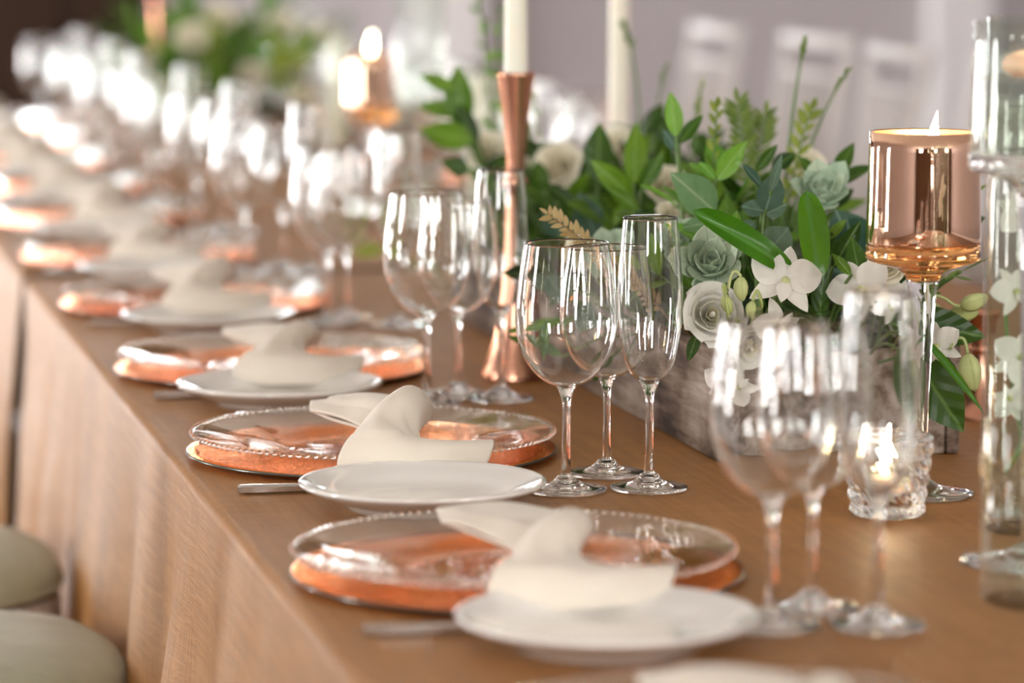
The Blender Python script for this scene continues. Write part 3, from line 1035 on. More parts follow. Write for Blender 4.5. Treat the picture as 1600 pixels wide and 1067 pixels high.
p = tabd(1437, 2.905)
GZ = 0.196
goblet(p, 'mirrored copper candle goblet with a lit candle, right of the flowers', GZ, ('mirror_copper', 'amber_glass', 'stem_glass', 'stem_glass'))
t = thing('pillar_candle', 'lit candle burning inside the sharp copper goblet', 'candle', (p.x + 0.004, p.y - 0.004, TZ + GZ + 0.0148))
mesh_obj('wax', lathe('pillar', [(0, 0), (0.034, 0), (0.036, 0.003), (0.036, 0.050), (0.034, 0.053), (0.02, 0.051), (0, 0.0505)], 'peach_wax', 32), t)
mesh_obj('wick', me_wick, t, (0, 0, 0.054))
flame_at(t, 0.058, s=1.5)
p = tabd(580, 5.75)
goblet(p, 'blurred copper candle goblet with a glowing flame, upper middle', 0.146, ('mirror_copper', 'amber_glass', 'stem_glass', 'stem_glass'), 0.042, 0.10)
t = thing('pillar_candle', 'lit candle burning inside the blurred copper goblet', 'candle', (p.x, p.y, TZ + 0.146 + 0.0148))
mesh_obj('wax', lathe('pillar', [(0, 0), (0.032, 0), (0.033, 0.003), (0.033, 0.080), (0.031, 0.082), (0, 0.0805)], 'peach_wax', 32), t)
mesh_obj('wick', me_wick, t, (0, 0, 0.084))
flame_at(t, 0.086, s=1.1)

# clear goblet with water and a floating candle
p = tabd(1606, 2.60)
CGZ = 0.292
goblet(p, 'tall clear glass goblet with water and a floating candle, top right', CGZ, ('vase_glass', 'stem_glass', 'stem_glass', 'stem_glass'), 0.0485, 0.108, 0.051)
o = mesh_obj('water', lathe('goblet_water', [(0, 0.0145), (0.042, 0.0147), (0.0452, 0.0185)] + [(0.0458 - 0.0018 * k / 5, 0.024 + 0.044 * k / 5) for k in range(6)] + [(0.0438, 0.0672), (0, 0.0672)], 'water', 48), None, (p.x, p.y, TZ + CGZ))
tag(o, 'clear water filling the tall glass goblet at top right', 'water')
t = thing('floating_candle', 'peach floating candle in the clear goblet at top right', 'candle', (p.x + 0.002, p.y, TZ + CGZ + 0.0675))
mesh_obj('wax', lathe('float_wax', [(0, 0.0003), (0.018, 0.0003), (0.026, 0.005), (0.0275, 0.010), (0.024, 0.016), (0.014, 0.019), (0, 0.0185)], 'peach_wax', 32), t)
mesh_obj('wick', me_wick, t, (0, 0, 0.022))
flame_at(t, 0.024)


def cyl_vase(loc, r, H, label, group='clear cylinder vases', base=0.014):
    prof = [(0, 0.0), (r * 0.93, 0.0), (r * 0.985, 0.002), (r, 0.006), (r, H - 0.001), (r - 0.001, H), (r - 0.002, H - 0.001), (r - 0.0025, base + 0.004), (r - 0.006, base), (0, base)]
    t = thing('cylinder_vase', label, 'vase', loc, 0, group)
    mesh_obj('wall', lathe('vase_wall', [(r, 0.014), (r, H - 0.001), (r - 0.0008, H), (r - 0.0022, H), (r - 0.003, H - 0.001), (r - 0.003, 0.014)], 'vase_glass', 56, closed=True), t)
    mesh_obj('base', lathe('vase_base', [(0, 0.0), (r * 0.93, 0.0), (r * 0.985, 0.002), (r, 0.006), (r, 0.0135), (r - 0.003, 0.0138), (r - 0.006, base - 0.001), (0, base - 0.002)], 'vase_glass', 56), t)
    return t


VP = tabd(1616, 2.745)
cyl_vase(VP, 0.0425, 0.40, 'clear cylinder vase holding submerged white orchids at right edge')
o = mesh_obj('water', lathe('vase_water', [(0, 0.0145), (0.0385, 0.0147), (0.039, 0.02), (0.039, 0.33), (0, 0.33)], 'water', 40), None, VP)
tag(o, 'clear water in the orchid vase at right edge', 'water')
cyl_vase(tabd(1650, 2.46), 0.0535, 0.13, 'low thick-based clear glass cylinder at the right edge, in front', base=0.016)
# blurred hurricane cylinders with ivory candles down the table
for k, (px, d, r, H, ch, lab) in enumerate([(532, 6.35, 0.030, 0.30, 0.24, 'left of the blurred copper goblet'), (655, 5.3, 0.040, 0.38, 0.05, 'right of the blurred copper goblet'),
                                             (753, 5.0, 0.036, 0.265, 0.235, 'behind the dark leaves left of the middle candlestick'), (470, 7.3, 0.035, 0.36, 0.2, 'in front of the far flowers')]):
    p = tabd(px, d)
    cyl_vase(p, r, H, 'blurred clear glass cylinder ' + lab, 'blurred hurricane cylinders')
    t = thing('pillar_candle', 'ivory candle inside the glass cylinder ' + lab, 'candle', (p.x, p.y, TZ + 0.0142), 0, 'candles in hurricane cylinders')
    rr = min(0.019, r - 0.008)
    mesh_obj('wax', lathe('pillar', [(0, 0), (rr, 0), (rr, ch - 0.003), (rr * 0.9, ch), (0, ch - 0.002)], 'wax', 28), t)
    mesh_obj('wick', me_wick, t, (0, 0, ch))

# crystal votive with a lit tealight
p = tab(1386, 806)


def nubs(r, z, a):
    k = 22
    row = z / 0.0062
    s = abs(math.sin(a * k / 2 + (row * PI / 2))) * abs(math.sin(row * PI / 2 + 0.4))
    amp = 0.0026 if 0.004 < z < 0.064 else 0.0
    return (r + amp * s if r > 0.0265 + z * 0.11 else r), z


vp = [(0, 0.0), (0.024, 0.0), (0.0275, 0.0015)] + [(0.0278 + 0.0075 * k / 48, 0.003 + 0.060 * k / 48) for k in range(49)] + [(0.0345, 0.0655), (0.0325, 0.0655)] + [(0.0318 - 0.0075 * k / 6, 0.062 - 0.046 * k / 6) for k in range(7)] + [(0.02, 0.0125), (0, 0.012)]
o = mesh_obj('votive_holder', lathe('votive', vp, 'crystal', 132, mod=nubs), None, (p.x, p.y, TZ + 0.0005))
tag(o, 'small nubbed crystal votive glass on the cloth, by the copper goblet foot', 'candle holder')
t = thing('tealight', 'lit tealight burning inside the crystal votive', 'candle', (p.x, p.y, TZ + 0.0135))
mesh_obj('wax', lathe('tea_wax', [(0, 0), (0.0185, 0), (0.0185, 0.013), (0.017, 0.0145), (0, 0.0135)], 'wax', 28), t)
mesh_obj('wick', me_wick, t, (0, 0, 0.016))
flame_at(t, 0.017, s=1.35)

# ------------------------------------------------------------------ flower troughs
def trough(x0, x1, y0, y1, h, label):
    t = thing('wooden_trough', label, 'planter', ((x0 + x1) / 2, (y0 + y1) / 2, TZ + 0.0006))
    hx, hy = (x1 - x0) / 2, (y1 - y0) / 2
    th = 0.012
    for s in (-1, 1):
        a, b_ = sorted((s * hx, s * (hx - th)))
        mesh_obj('side_board', box('side_board', (a, -hy, 0), (b_, hy, h), 'whitewash', 0.0018), t)
        a, b_ = sorted((s * (hy - 0.004), s * (hy - 0.004 - th)))
        mesh_obj('end_board', box('end_board', (-hx + th, a, 0), (hx - th, b_, h * 0.97), 'whitewash', 0.0018), t)
    mesh_obj('bottom_board', box('bottom_board', (-hx + th, -hy + 0.02, 0.002), (hx - th, hy - 0.02, 0.01), 'whitewash'), t)
    # moss bed the stems stand in
    def bed(u, v_):
        x = -hx + th + u * 2 * (hx - th)
        y = -hy + 0.017 + v_ * 2 * (hy - 0.017)
        e = math.sin(PI * u) * 0.035
        return (x, y, h * 0.80 + e + 0.012 * noise.noise(Vector((x * 30, y * 30, 3))))
    o = mesh_obj('moss_bed', grid_mesh('moss_bed', bed, 14, 60, 'moss'), t)
    return t


T1 = (0.838, 1.062, 2.925, 4.02, 0.098)
trough(*T1, 'weathered whitewashed wooden trough full of flowers in the foreground')
T2 = (0.86, 1.08, 6.62, 7.75, 0.098)
trough(*T2, 'blurred whitewashed trough under the far flowers at upper left')


# ---- leaf, petal and bud shapes: unit length along +Y, face along +Z
def leaf_mesh(name, material, width, arch=0.12, fold=0.10, tipy=0.45, rows=9, twist=0.0, curl=0.0, pw=0.9):
    def fn(u, v_):
        s = (u - 0.5) * 2
        wv_ = width * 0.5 * (math.sin(PI * v_ ** (math.log(0.5) / math.log(tipy))) ** pw if 0 < v_ < 1 else 0.0) + 0.006 * (1 - v_)
        x = s * wv_
        z = abs(s) * fold * wv_ * 2 - arch * (v_ ** 2) + arch * 0.35 * v_ + curl * 0.03 * math.sin(6 * v_ + 2 * s)
        a = twist * v_
        return (x * math.cos(a), v_, z + x * math.sin(a))
    return grid_mesh(name, fn, 4, rows, material)


LEAF = {
    'dark': [leaf_mesh('leaf_dark_a', 'leaf_dark', 0.46, 0.14), leaf_mesh('leaf_dark_b', 'leaf_dark', 0.40, 0.02, 0.2, curl=0.6), leaf_mesh('leaf_dark_c', 'leaf_dark', 0.52, 0.25, 0.05, twist=0.3)],
    'mid': [leaf_mesh('leaf_mid_a', 'leaf_mid', 0.46, 0.12), leaf_mesh('leaf_mid_b', 'leaf_mid', 0.42, 0.0, 0.22, curl=0.6), leaf_mesh('leaf_mid_c', 'leaf_mid', 0.55, 0.2, 0.05, twist=-0.3)],
    'bright': [leaf_mesh('leaf_bright_a', 'leaf_bright', 0.46, 0.10, 0.16), leaf_mesh('leaf_bright_b', 'leaf_bright', 0.40, 0.0, 0.2, curl=0.5)],
    'pale': [leaf_mesh('leaf_pale_a', 'leaf_pale', 0.60, 0.12, 0.12, 0.42)],
    'euc': [leaf_mesh('leaf_euc_a', 'leaf_euc', 0.62, 0.1, 0.06, 0.42), leaf_mesh('leaf_euc_b', 'leaf_euc', 0.85, 0.05, 0.1, 0.5)],
    'strap': [leaf_mesh('leaf_strap_a', 'leaf_strap', 0.25, 0.12, 0.30, 0.52, 14, curl=0.8, pw=0.5)],
    'fern': [leaf_mesh('leaf_fern_a', 'leaf_fern', 0.36, 0.1, 0.1)],
    'tan': [leaf_mesh('leaf_tan_a', 'leaf_tan', 0.42, 0.15, 0.1)],
    'olive': [leaf_mesh('leaf_olive_a', 'leaf_olive', 0.48, 0.1, 0.12), leaf_mesh('leaf_olive_b', 'leaf_olive', 0.42, 0.0, 0.2)],
    'blade': [leaf_mesh('leaf_blade', 'leaf_strap', 0.075, 0.10, 0.5, 0.45, 14)],
    'broad': [leaf_mesh('leaf_broad', 'leaf_dark', 0.62, 0.25, 0.10, 0.42, 12)],
}
TO_CAM = -_F


def qb(a, c, b_, t):
    return a * (1 - t) ** 2 + c * (2 * t * (1 - t)) + b_ * t ** 2


def sprig(name, label, cat, base, tip, kind, n, size, group=None, sag=0.35, start=0.35, stem='stem_green', rad=0.0014, rnd=random, spread=0.9, pair=False, face=0.3):
    "a stem that rises from base to tip with n leaves along its upper part"
    base, tip = Vector(base), Vector(tip)
    t = thing(name, label, cat, base, 0, group)
    v = tip - base
    c = base + Vector((v.x * sag, v.y * sag, v.z * (1 - sag * 0.3) * 0.75))
    ctrl = c - base
    z0 = Vector((0, 0, 0))
    pts = [qb(z0, ctrl, v, k / 8) for k in range(9)]
    mesh_obj('stem', tube('stem', pts, [rad * (1.3 - 0.8 * k / 8) for k in range(9)], stem, 6), t)
    ang = rnd.uniform(0, 6.28)
    for k in range(n):
        f = start + (1 - start) * (k / max(1, n - 1)) if n > 1 else 1.0
        p = qb(z0, ctrl, v, f)
        d = (qb(z0, ctrl, v, min(1, f + 0.02)) - qb(z0, ctrl, v, f - 0.02)).normalized()
        if k == n - 1:
            ld = d
        else:
            if pair:
                side = 1 if k % 2 else -1
                ax = d.cross(TO_CAM).normalized() * side
            else:
                ang += 2.4
                x = d.cross(Vector((0.2, 0.3, 0.9))).normalized()
                ax = x * math.cos(ang) + d.cross(x) * math.sin(ang)
            ld = (d * (1 - spread * 0.55) + ax * spread * 0.8 + Vector((0, 0, 0.12))).normalized()
        s = size * rnd.uniform(0.75, 1.15) * (1.0 if k < n - 1 else 0.85)
        up = Vector((rnd.uniform(-.4, .4), rnd.uniform(-.4, .4), 0.8)) + TO_CAM * (face + rnd.uniform(0, 0.8))
        me = rnd.choice(LEAF[kind])
        mesh_obj('leaf', me, t, mtx=frame_mtx(p, ld, up, s * rnd.uniform(0.85, 1.1), s, s))
    return t


def hero(name, label, cat, leaves, root, group=None, stem='stem_green', rad=0.0016):
    """explicit leaves: (base px, base py, tip px, tip py, depth, width factor, kind, lean) on stems that share a root"""
    root = Vector(root)
    t = thing(name, label, cat, root, 0, group)
    for i, (bx_, by, tx, ty, d, wf, kind, lean) in enumerate(leaves):
        a = at(bx_, by, d)
        b_ = at(tx, ty, d - lean)
        v = b_ - a
        if i == 0 or stem:
            c = Vector((root.x * 0.6 + a.x * 0.4, root.y * 0.6 + a.y * 0.4, (a.z + root.z) / 2 + 0.02))
            pts = [qb(root, c, a, k / 6) - root for k in range(7)] + [a + v * 0.04 - root]
            mesh_obj('stem', tube('stem', pts, rad, stem or 'stem_green', 6), t)
        l = v.length
        side = _R * math.sin(i * 2.1 + bx_) * 0.25
        mesh_obj('leaf', LEAF[kind][i % len(LEAF[kind])], t, mtx=frame_mtx(a - root, v, TO_CAM + side + Vector((0, 0, 0.25)), l * wf, l, l))
    return t


def in_trough(T, rnd, fx=None, fy=None):
    return Vector((T[0] + 0.03 + (T[1] - T[0] - 0.06) * (rnd.random() if fx is None else fx), T[2] + 0.04 + (T[3] - T[2] - 0.08) * (rnd.random() if fy is None else fy), TZ + T[4] * 0.78))


def filler(T, count, group, rnd, kinds, what, reach=0.16, hmin=0.05, hmax=0.19, size=0.05, n=8):
    for k in range(count):
        fy = (k + rnd.random()) / count
        b_ = in_trough(T, rnd, None, fy)
        cxm = (T[0] + T[1]) / 2
        a = rnd.uniform(0, 2 * PI)
        rr = reach * rnd.uniform(0.2, 1.0)
        hz = rnd.uniform(hmin, hmax) * (1.0 - 0.45 * rr / reach)
        tip = Vector((cxm + (b_.x - cxm) * 0.6 + rr * math.cos(a) * 1.0, b_.y + rr * math.sin(a) * 0.9, TZ + T[4] * 0.75 + hz))
        kd = rnd.choice(kinds)
        word = {'dark': 'dark green', 'mid': 'mid green', 'euc': 'blue-green eucalyptus', 'bright': 'bright green', 'olive': 'olive green'}[kd]
        dx, dy = tip.x - b_.x, tip.y - b_.y
        lean = ('left' if dx < 0 else 'right') if abs(dx) > abs(dy) else ('forward' if dy < 0 else 'back')
        size_w = 'tall' if hz > hmin + 0.62 * (hmax - hmin) else ('low' if hz < hmin + 0.3 * (hmax - hmin) else 'middling')
        zone = ('front end', 'front half', 'back half', 'back end')[min(3, int(fy * 4))]
        board = 'left' if b_.x < cxm else 'right'
        lab = '%s %s sprig leaning %s, from the %s side of %s, %s' % (size_w, word, lean, board, what, zone)
        sprig('leafy_sprig' if kd != 'euc' else 'eucalyptus_sprig', lab, 'foliage', b_, tip, kd, n, size * (1.15 if kd in ('pale', 'euc') else 1), '%s %s' % (lab.split(' sprig')[0], group), rnd=rnd)


R1 = random.Random(21)
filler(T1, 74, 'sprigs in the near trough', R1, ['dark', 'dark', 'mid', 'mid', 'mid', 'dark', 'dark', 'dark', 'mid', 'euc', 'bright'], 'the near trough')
R2 = random.Random(5)
filler(T2, 34, 'sprigs in the far trough', R2, ['mid', 'olive', 'dark', 'bright', 'olive'], 'the far trough', 0.2, 0.08, 0.34, 0.065, 8)

# ---- roses
def petal_mesh(name, material, r, h, span, flare, curl):
    def fn(u, v_):
        a = (u - 0.5) * span * (0.55 + 0.45 * math.sin(PI * min(1, 0.15 + v_ * 0.75)))
        edge = 1 - 0.16 * (2 * abs(u - 0.5)) ** 3 + 0.035 * math.sin(9 * u + 20 * r)
        z = h * v_ * edge
        rad = r * (0.25 + 0.75 * math.sin(min(1.0, v_ * 1.25) * PI / 2)) + flare * r * max(0, v_ - 0.45) ** 1.6 + curl * r * max(0, v_ - 0.82) ** 1.2
        if v_ > 0.85:
            z -= curl * h * (v_ - 0.85) * 0.9
        return (rad * math.sin(a), -rad * math.cos(a) , z)
    return grid_mesh(name, fn, 6, 7, material)


def rose_set(mat_):
    return [petal_mesh('rose_petal', mat_, *a_) for a_ in ((0.13, 0.92, 3.4, 0.0, 0.1), (0.25, 0.96, 2.6, 0.04, 0.35), (0.38, 0.98, 2.2, 0.10, 0.6), (0.51, 0.95, 2.0, 0.2, 0.8), (0.63, 0.90, 1.9, 0.32, 0.9), (0.73, 0.80, 1.8, 0.45, 1.0))]


ROSE = {'petal_white': rose_set('petal_white'), 'petal_cream': rose_set('petal_cream')}
ROSE_HEART = {k: lathe('rose_heart', [(0, 0.1), (0.06, 0.2), (0.08, 0.6), (0.06, 0.82), (0.03, 0.86), (0, 0.85)], k, 14, mod=lambda r, z, a: (r * (1 + 0.15 * math.sin(2 * a + 5 * z)), z)) for k in ('petal_white', 'petal_cream')}
me_calyx = lathe('calyx', [(0, -0.25), (0.10, -0.22), (0.2, -0.08), (0.26, 0.04), (0.1, 0.05), (0, 0.05)], 'stem_green', 12)


def rose(pos, facing, size, label, root, mt='petal_white', group='white garden roses', open_=1.0):
    root = Vector(root)
    t = thing('rose', label, 'flower', root, 0, group)
    pos = Vector(pos)
    z = Vector(facing).normalized()
    base = pos - z * size * 0.5
    x = z.cross(Vector((0.1, 0.2, 1))).normalized()
    y = z.cross(x)
    B = Matrix(((x.x, y.x, z.x, base.x - root.x), (x.y, y.y, z.y, base.y - root.y), (x.z, y.z, z.z, base.z - root.z), (0, 0, 0, 1)))
    c = base - z * 0.03
    c.z = max(c.z, root.z + 0.01)
    mesh_obj('stem', tube('stem', [qb(root, c, base, k / 6) - root for k in range(7)], 0.0022, 'stem_green', 6), t)
    mesh_obj('calyx', me_calyx, t, mtx=B @ Matrix.Scale(size, 4))
    rr = random.Random(int(pos.x * 1e4))
    mesh_obj('heart', ROSE_HEART[mt], t, mtx=B @ Matrix.Scale(size, 4))
    for ring, cnt in enumerate((2, 3, 4, 5, 5, 6)):
        for k in range(cnt):
            a = 2 * PI * k / cnt + ring * 0.9 + rr.uniform(-0.25, 0.25)
            s = size * rr.uniform(0.94, 1.06)
            mt_ = B @ Matrix.Rotation(a, 4, 'Z') @ Matrix.Rotation(rr.uniform(-0.13, 0.10) - 0.02 * ring * open_, 4, 'X') @ Matrix.Diagonal((s, s, s * 0.92, 1))
            mesh_obj('petal', ROSE['petal_cream' if ring < 2 else mt][ring], t, mtx=mt_)
    return t


def pr(px, py, d, fx=0.5, fy=None):
    "root in the near trough below a point"
    p_ = at(px, py, d)
    x = min(max(p_.x, T1[0] + 0.03), T1[1] - 0.03)
    y = min(max(p_.y + 0.03, T1[2] + 0.04), T1[3] - 0.04)
    return Vector((x, y, TZ + T1[4] * 0.78))


def px_rose(px, py, d, rpx, label, fac, mt='petal_white'):
    rose(at(px, py, d), fac, rpx * d / FPX / 0.9, label, pr(px, py, d), mt, 'white garden roses' if mt == 'petal_white' else 'cream roses')


tc = TO_CAM
px_rose(1112, 492, 3.02, 50, 'open white rose at the front corner of the trough', tc + _R * 0.1 + Vector((0, 0, 0.15)))
px_rose(1162, 540, 3.02, 40, 'white rose below the orchid, behind the blurred wine glass', tc + _R * 0.3 - Vector((0, 0, 0.35)))
px_rose(1040, 292, 3.55, 34, 'cream rose half hidden among leaves, behind the champagne flute', tc + Vector((0, 0, 0.6)), 'petal_cream')
px_rose(962, 236, 3.85, 40, 'cream rose at the top of the flowers, below the tall candle', tc + Vector((0, 0, 0.5)), 'petal_cream')
px_rose(872, 262, 3.85, 42, 'cream rose right of the middle candlestick', tc + Vector((0, 0, 0.4)) - _R * 0.2, 'petal_cream')
px_rose(1048, 340, 3.4, 28, 'small cream rose just right of the flute rim', tc + Vector((0, 0, 0.3)), 'petal_cream')
px_rose(1262, 262, 3.5, 32, 'pale cream rose behind the upright strap leaf', tc + Vector((0, 0, 0.4)), 'petal_cream')
px_rose(905, 395, 3.3, 30, 'cream rose seen through the wine glasses', tc, 'petal_cream')
px_rose(762, 238, 4.0, 34, 'cream rose left of the middle candlestick', tc + Vector((0, 0, 0.4)), 'petal_cream')
px_rose(1385, 415, 3.05, 34, 'cream rose behind the copper goblet stem', tc, 'petal_cream')
for k, (px, py, d) in enumerate([(300, 60, 6.9), (452, 95, 6.9), (395, 120, 6.8), (478, 160, 6.7), (345, 30, 7.1), (440, 40, 7.0), (505, 60, 7.0)]):
    q = at(px, py, d)
    rose(q, tc + Vector((0, 0, 0.4)), 0.036, ['blurred pale rose at the left of the far flowers', 'blurred pale rose at the right of the far flowers', 'blurred pale rose in the middle of the far flowers', 'lowest blurred pale rose of the far flowers', 'blurred pale rose at the top of the far flowers', 'blurred pale rose high on the right of the far flowers', 'rightmost blurred pale rose of the far flowers'][k],
         (min(max(q.x, T2[0] + .03), T2[1] - .03), min(max(q.y, T2[2] + .04), T2[3] - .04), TZ + T2[4] * 0.78), 'petal_cream', 'cream roses of the far trough')

# ---- orchids
def tepal(name, material, width, cup, tipy, reflex):
    def fn(u, v_):
        s = (u - 0.5) * 2
        wv_ = width * 0.5 * math.sin(PI * min(1, max(0, v_)) ** (math.log(0.5) / math.log(tipy))) ** 0.75 if 0 < v_ < 1 else 0.0
        wv_ += 0.05 * (1 - v_) ** 2
        x = s * wv_
        return (x, v_, cup * (1 - s * s) * wv_ * -0.6 + 0.22 * v_ - reflex * v_ * v_ + 0.02 * math.sin(7 * v_ + 3 * s))
    return grid_mesh(name, fn, 6, 9, material)


SEP = tepal('sepal', 'petal_white', 0.46, 0.5, 0.42, 0.42)
PET = tepal('petal', 'petal_white', 0.86, 0.35, 0.50, 0.35)
LIP = tepal('lip', 'petal_white', 0.75, -1.0, 0.55, 0.9)
me_column = lathe('column', [(0, 0), (0.10, 0.02), (0.12, 0.14), (0.09, 0.26), (0.03, 0.30), (0, 0.30)], 'petal_lime', 12)


def orchid(pos, facing, roll, size, label, root, group='white dendrobium orchids'):
    root, pos = Vector(root), Vector(pos)
    t = thing('orchid', label, 'flower', root, 0, group)
    z = Vector(facing).normalized()
    x = Vector((0, 0, 1)).cross(z).normalized()
    y = z.cross(x)
    B = Matrix(((x.x, y.x, z.x, pos.x - root.x), (x.y, y.y, z.y, pos.y - root.y), (x.z, y.z, z.z, pos.z - root.z), (0, 0, 0, 1))) @ Matrix.Rotation(roll, 4, 'Z')
    if (pos - root).length > 0.01:
        c = pos - z * 0.035
        mesh_obj('stem', tube('stem', [qb(root, c, pos - z * 0.004, k / 6) - root for k in range(7)], 0.0015, 'stem_green', 6), t)
    S = Matrix.Scale(size, 4)
    for a in (0, 2.25, -2.25):
        mesh_obj('sepal', SEP, t, mtx=B @ Matrix.Rotation(a, 4, 'Z') @ S @ Matrix.Diagonal((1, 0.95, 1, 1)))
    for a in (1.15, -1.15):
        mesh_obj('petal', PET, t, mtx=B @ Matrix.Translation((0, 0, 0.05 * size)) @ Matrix.Rotation(a, 4, 'Z') @ S @ Matrix.Diagonal((1, 0.98, 1, 1)))
    mesh_obj('lip', LIP, t, mtx=B @ Matrix.Translation((0, -0.02 * size, 0.12 * size)) @ Matrix.Rotation(PI, 4, 'Z') @ Matrix.Rotation(0.7, 4, 'X') @ Matrix.Scale(size * 0.5, 4))
    mesh_obj('column', me_column, t, mtx=B @ Matrix.Translation((0, 0, 0.06 * size)) @ Matrix.Rotation(0.5, 4, 'X') @ S)
    return t


def px_orchid(px, py, d, rpx, fac, roll, label):
    orchid(at(px, py, d), fac, roll, rpx * d / FPX, label, pr(px, py, d))


px_orchid(1226, 438, 2.96, 64, tc + _R * 0.10 + Vector((0, 0, 0.25)), -0.25, 'white orchid in sharp focus under the strap leaves')
px_orchid(1215, 510, 2.99, 52, tc + _R * 0.4 - Vector((0, 0, 0.5)), 2.6, 'white orchid hanging below the sharp one, behind the wine glass')
px_orchid(1345, 452, 3.03, 58, tc - _R * 0.3 + Vector((0, 0, 0.3)), 0.5, 'white orchid between the trough corner and copper goblet stem')
px_orchid(1400, 478, 3.06, 55, tc + _R * 0.3, -0.6, 'white orchid directly behind the copper goblet stem')
px_orchid(1466, 540, 2.93, 42, tc - _R * 0.55 + Vector((0, 0, 0.1)), 0.3, 'white orchid with a lime throat right of the copper stem')
px_orchid(1140, 600, 3.0, 46, tc - Vector((0, 0, 0.6)) - _R * 0.2, 2.2, 'white blossom drooping over the trough corner')
# submerged orchids in the vase
for k, (px, py, dx, roll, r_) in enumerate([(1585, 455, 0.0, 0.4, 44), (1592, 560, 0.006, 2.0, 50), (1598, 330, 0.004, 1.2, 46), (1580, 625, -0.004, 3.6, 36)]):
    q = at(px, py, 2.738 + dx)
    orchid(q, tc + _R * (0.4 - 0.3 * k) + Vector((0, 0, 0.2)), roll, min(r_ * 2.75 / FPX, 0.024), ['submerged white orchid in the vase, second from top', 'submerged white orchid in the vase, third from top', 'submerged white orchid in the vase, topmost', 'submerged white orchid in the vase, lowest'][k],
           (VP.x, VP.y, TZ + 0.016), 'submerged orchids')
o = mesh_obj('stem', tube('orchid_stem', [Vector((-0.030, -0.014, 0.048)), Vector((-0.010, -0.008, 0.075)), Vector((0.012, 0.0, 0.105)), Vector((0.018, 0.004, 0.2))], 0.0026, 'stem_green', 8), None, VP)
tag(o, 'green stem leaning across the bottom of the orchid vase', 'stem')

# ---- buds
me_bud = lathe('bud', [(0, 0), (0.12, 0.04), (0.24, 0.20), (0.29, 0.42), (0.24, 0.68), (0.12, 0.90), (0.0, 1.0)], 'bud_green', 12, mod=lambda r, z, a: (r * (1 + 0.14 * math.cos(3 * a)), z))


def bud(px, py, d, tx, ty, hook, label, size=None):
    a, b_ = at(px, py, d), at(tx, ty, d)
    r = pr(px, py, d)
    t = thing('orchid_bud', label, 'flower bud', r, 0, 'orchid buds')
    hk = [at(x_, y_, d) for x_, y_ in hook]
    mid = (r + hk[0]) / 2 + Vector((0, 0, 0.02))
    pts = [r] + [mid] + hk + [a]
    pts = [Vector(q) - r for q in spline([tuple(q) for q in pts], 4)]
    mesh_obj('stem', tube('stem', pts, 0.0014, 'bud_green', 6), t)
    v = b_ - a
    l = v.length
    z = v.normalized()
    x = z.cross(TO_CAM).normalized()
    y = z.cross(x)
    mesh_obj('bud_body', me_bud, t, mtx=Matrix(((x.x * l, y.x * l, z.x * l, a.x - r.x), (x.y * l, y.y * l, z.y * l, a.y - r.y), (x.z * l, y.z * l, z.z * l, a.z - r.z), (0, 0, 0, 1))))


bud(1512, 552, 2.93, 1524, 612, [(1480, 545), (1492, 530), (1506, 530)], 'hanging pale green orchid bud on a hooked stem, left of the vase')
bud(1158, 432, 2.95, 1160, 472, [(1136, 470), (1142, 432), (1150, 424)], 'upright lime orchid bud above the white rose')
bud(1132, 460, 2.95, 1142, 492, [(1138, 500), (1134, 450), (1130, 447)], 'small hanging lime bud beside the white rose')
bud(1176, 470, 2.96, 1172, 500, [(1190, 480), (1184, 455), (1180, 455)], 'plump lime bud between the white rose and orchid')
bud(1500, 478, 3.05, 1546, 462, [(1455, 462), (1475, 466), (1490, 476)], 'closed green bud lying sideways behind the copper stem')
bud(1482, 490, 3.07, 1530, 488, [(1450, 470), (1465, 478), (1474, 486)], 'lower green bud lying sideways beside the copper stem')

# ---- succulents
def succ_leaf():
    n, rows = 10, 7
    vs, fs = [], []
    for j in range(rows + 1):
        v_ = j / rows
        wv_ = 0.40 * math.sin(PI * (0.08 + 0.92 * v_) ** 1.3) ** 0.75 if v_ < 1 else 0
        th = 0.13 * math.sin(PI * (0.12 + 0.88 * v_) ** 0.9) if v_ < 1 else 0
        for k in range(n):
            a = 2 * PI * k / n
            x = wv_ * math.cos(a)
            z = th * math.sin(a) * (1 if math.sin(a) < 0 else 0.25) + 0.35 * v_ * v_ + 0.22 * x * x / 0.1 * 0.3
            vs.append((x, v_ + (0.03 if j == rows else 0), z))
    for j in range(rows):
        for k in range(n):
            k2 = (k + 1) % n
            fs.append((j * n + k, j * n + k2, (j + 1) * n + k2, (j + 1) * n + k))
    return mk('succulent_leaf', vs, fs, 'succulent')


SUC = succ_leaf()


def succulent(px, py, d, rpx, fac, label):
    pos = at(px, py, d)
    root = pr(px, py, d)
    t = thing('succulent', label, 'succulent', root, 0, 'succulent rosettes')
    z = Vector(fac).normalized()
    x = z.cross(Vector((0, 0, 1))).normalized()
    y = z.cross(x)
    B = Matrix(((x.x, y.x, z.x, pos.x - root.x), (x.y, y.y, z.y, pos.y - root.y), (x.z, y.z, z.z, pos.z - root.z), (0, 0, 0, 1)))
    R = rpx * d / FPX
    mesh_obj('stem', tube('stem', [Vector((0, 0, 0)), (pos - root) * 0.5, pos - root], 0.005, 'stem_green', 8), t)
    for k in range(20):
        f = k / 19
        l = R * (1.0 - 0.62 * f)
        tilt = 0.25 + 1.0 * f
        mesh_obj('leaf', SUC, t, mtx=B @ Matrix.Rotation(2.4 * k, 4, 'Z') @ Matrix.Rotation(tilt, 4, 'X') @ Matrix.Translation((0, 0.05 * R, 0)) @ Matrix.Scale(l, 4))


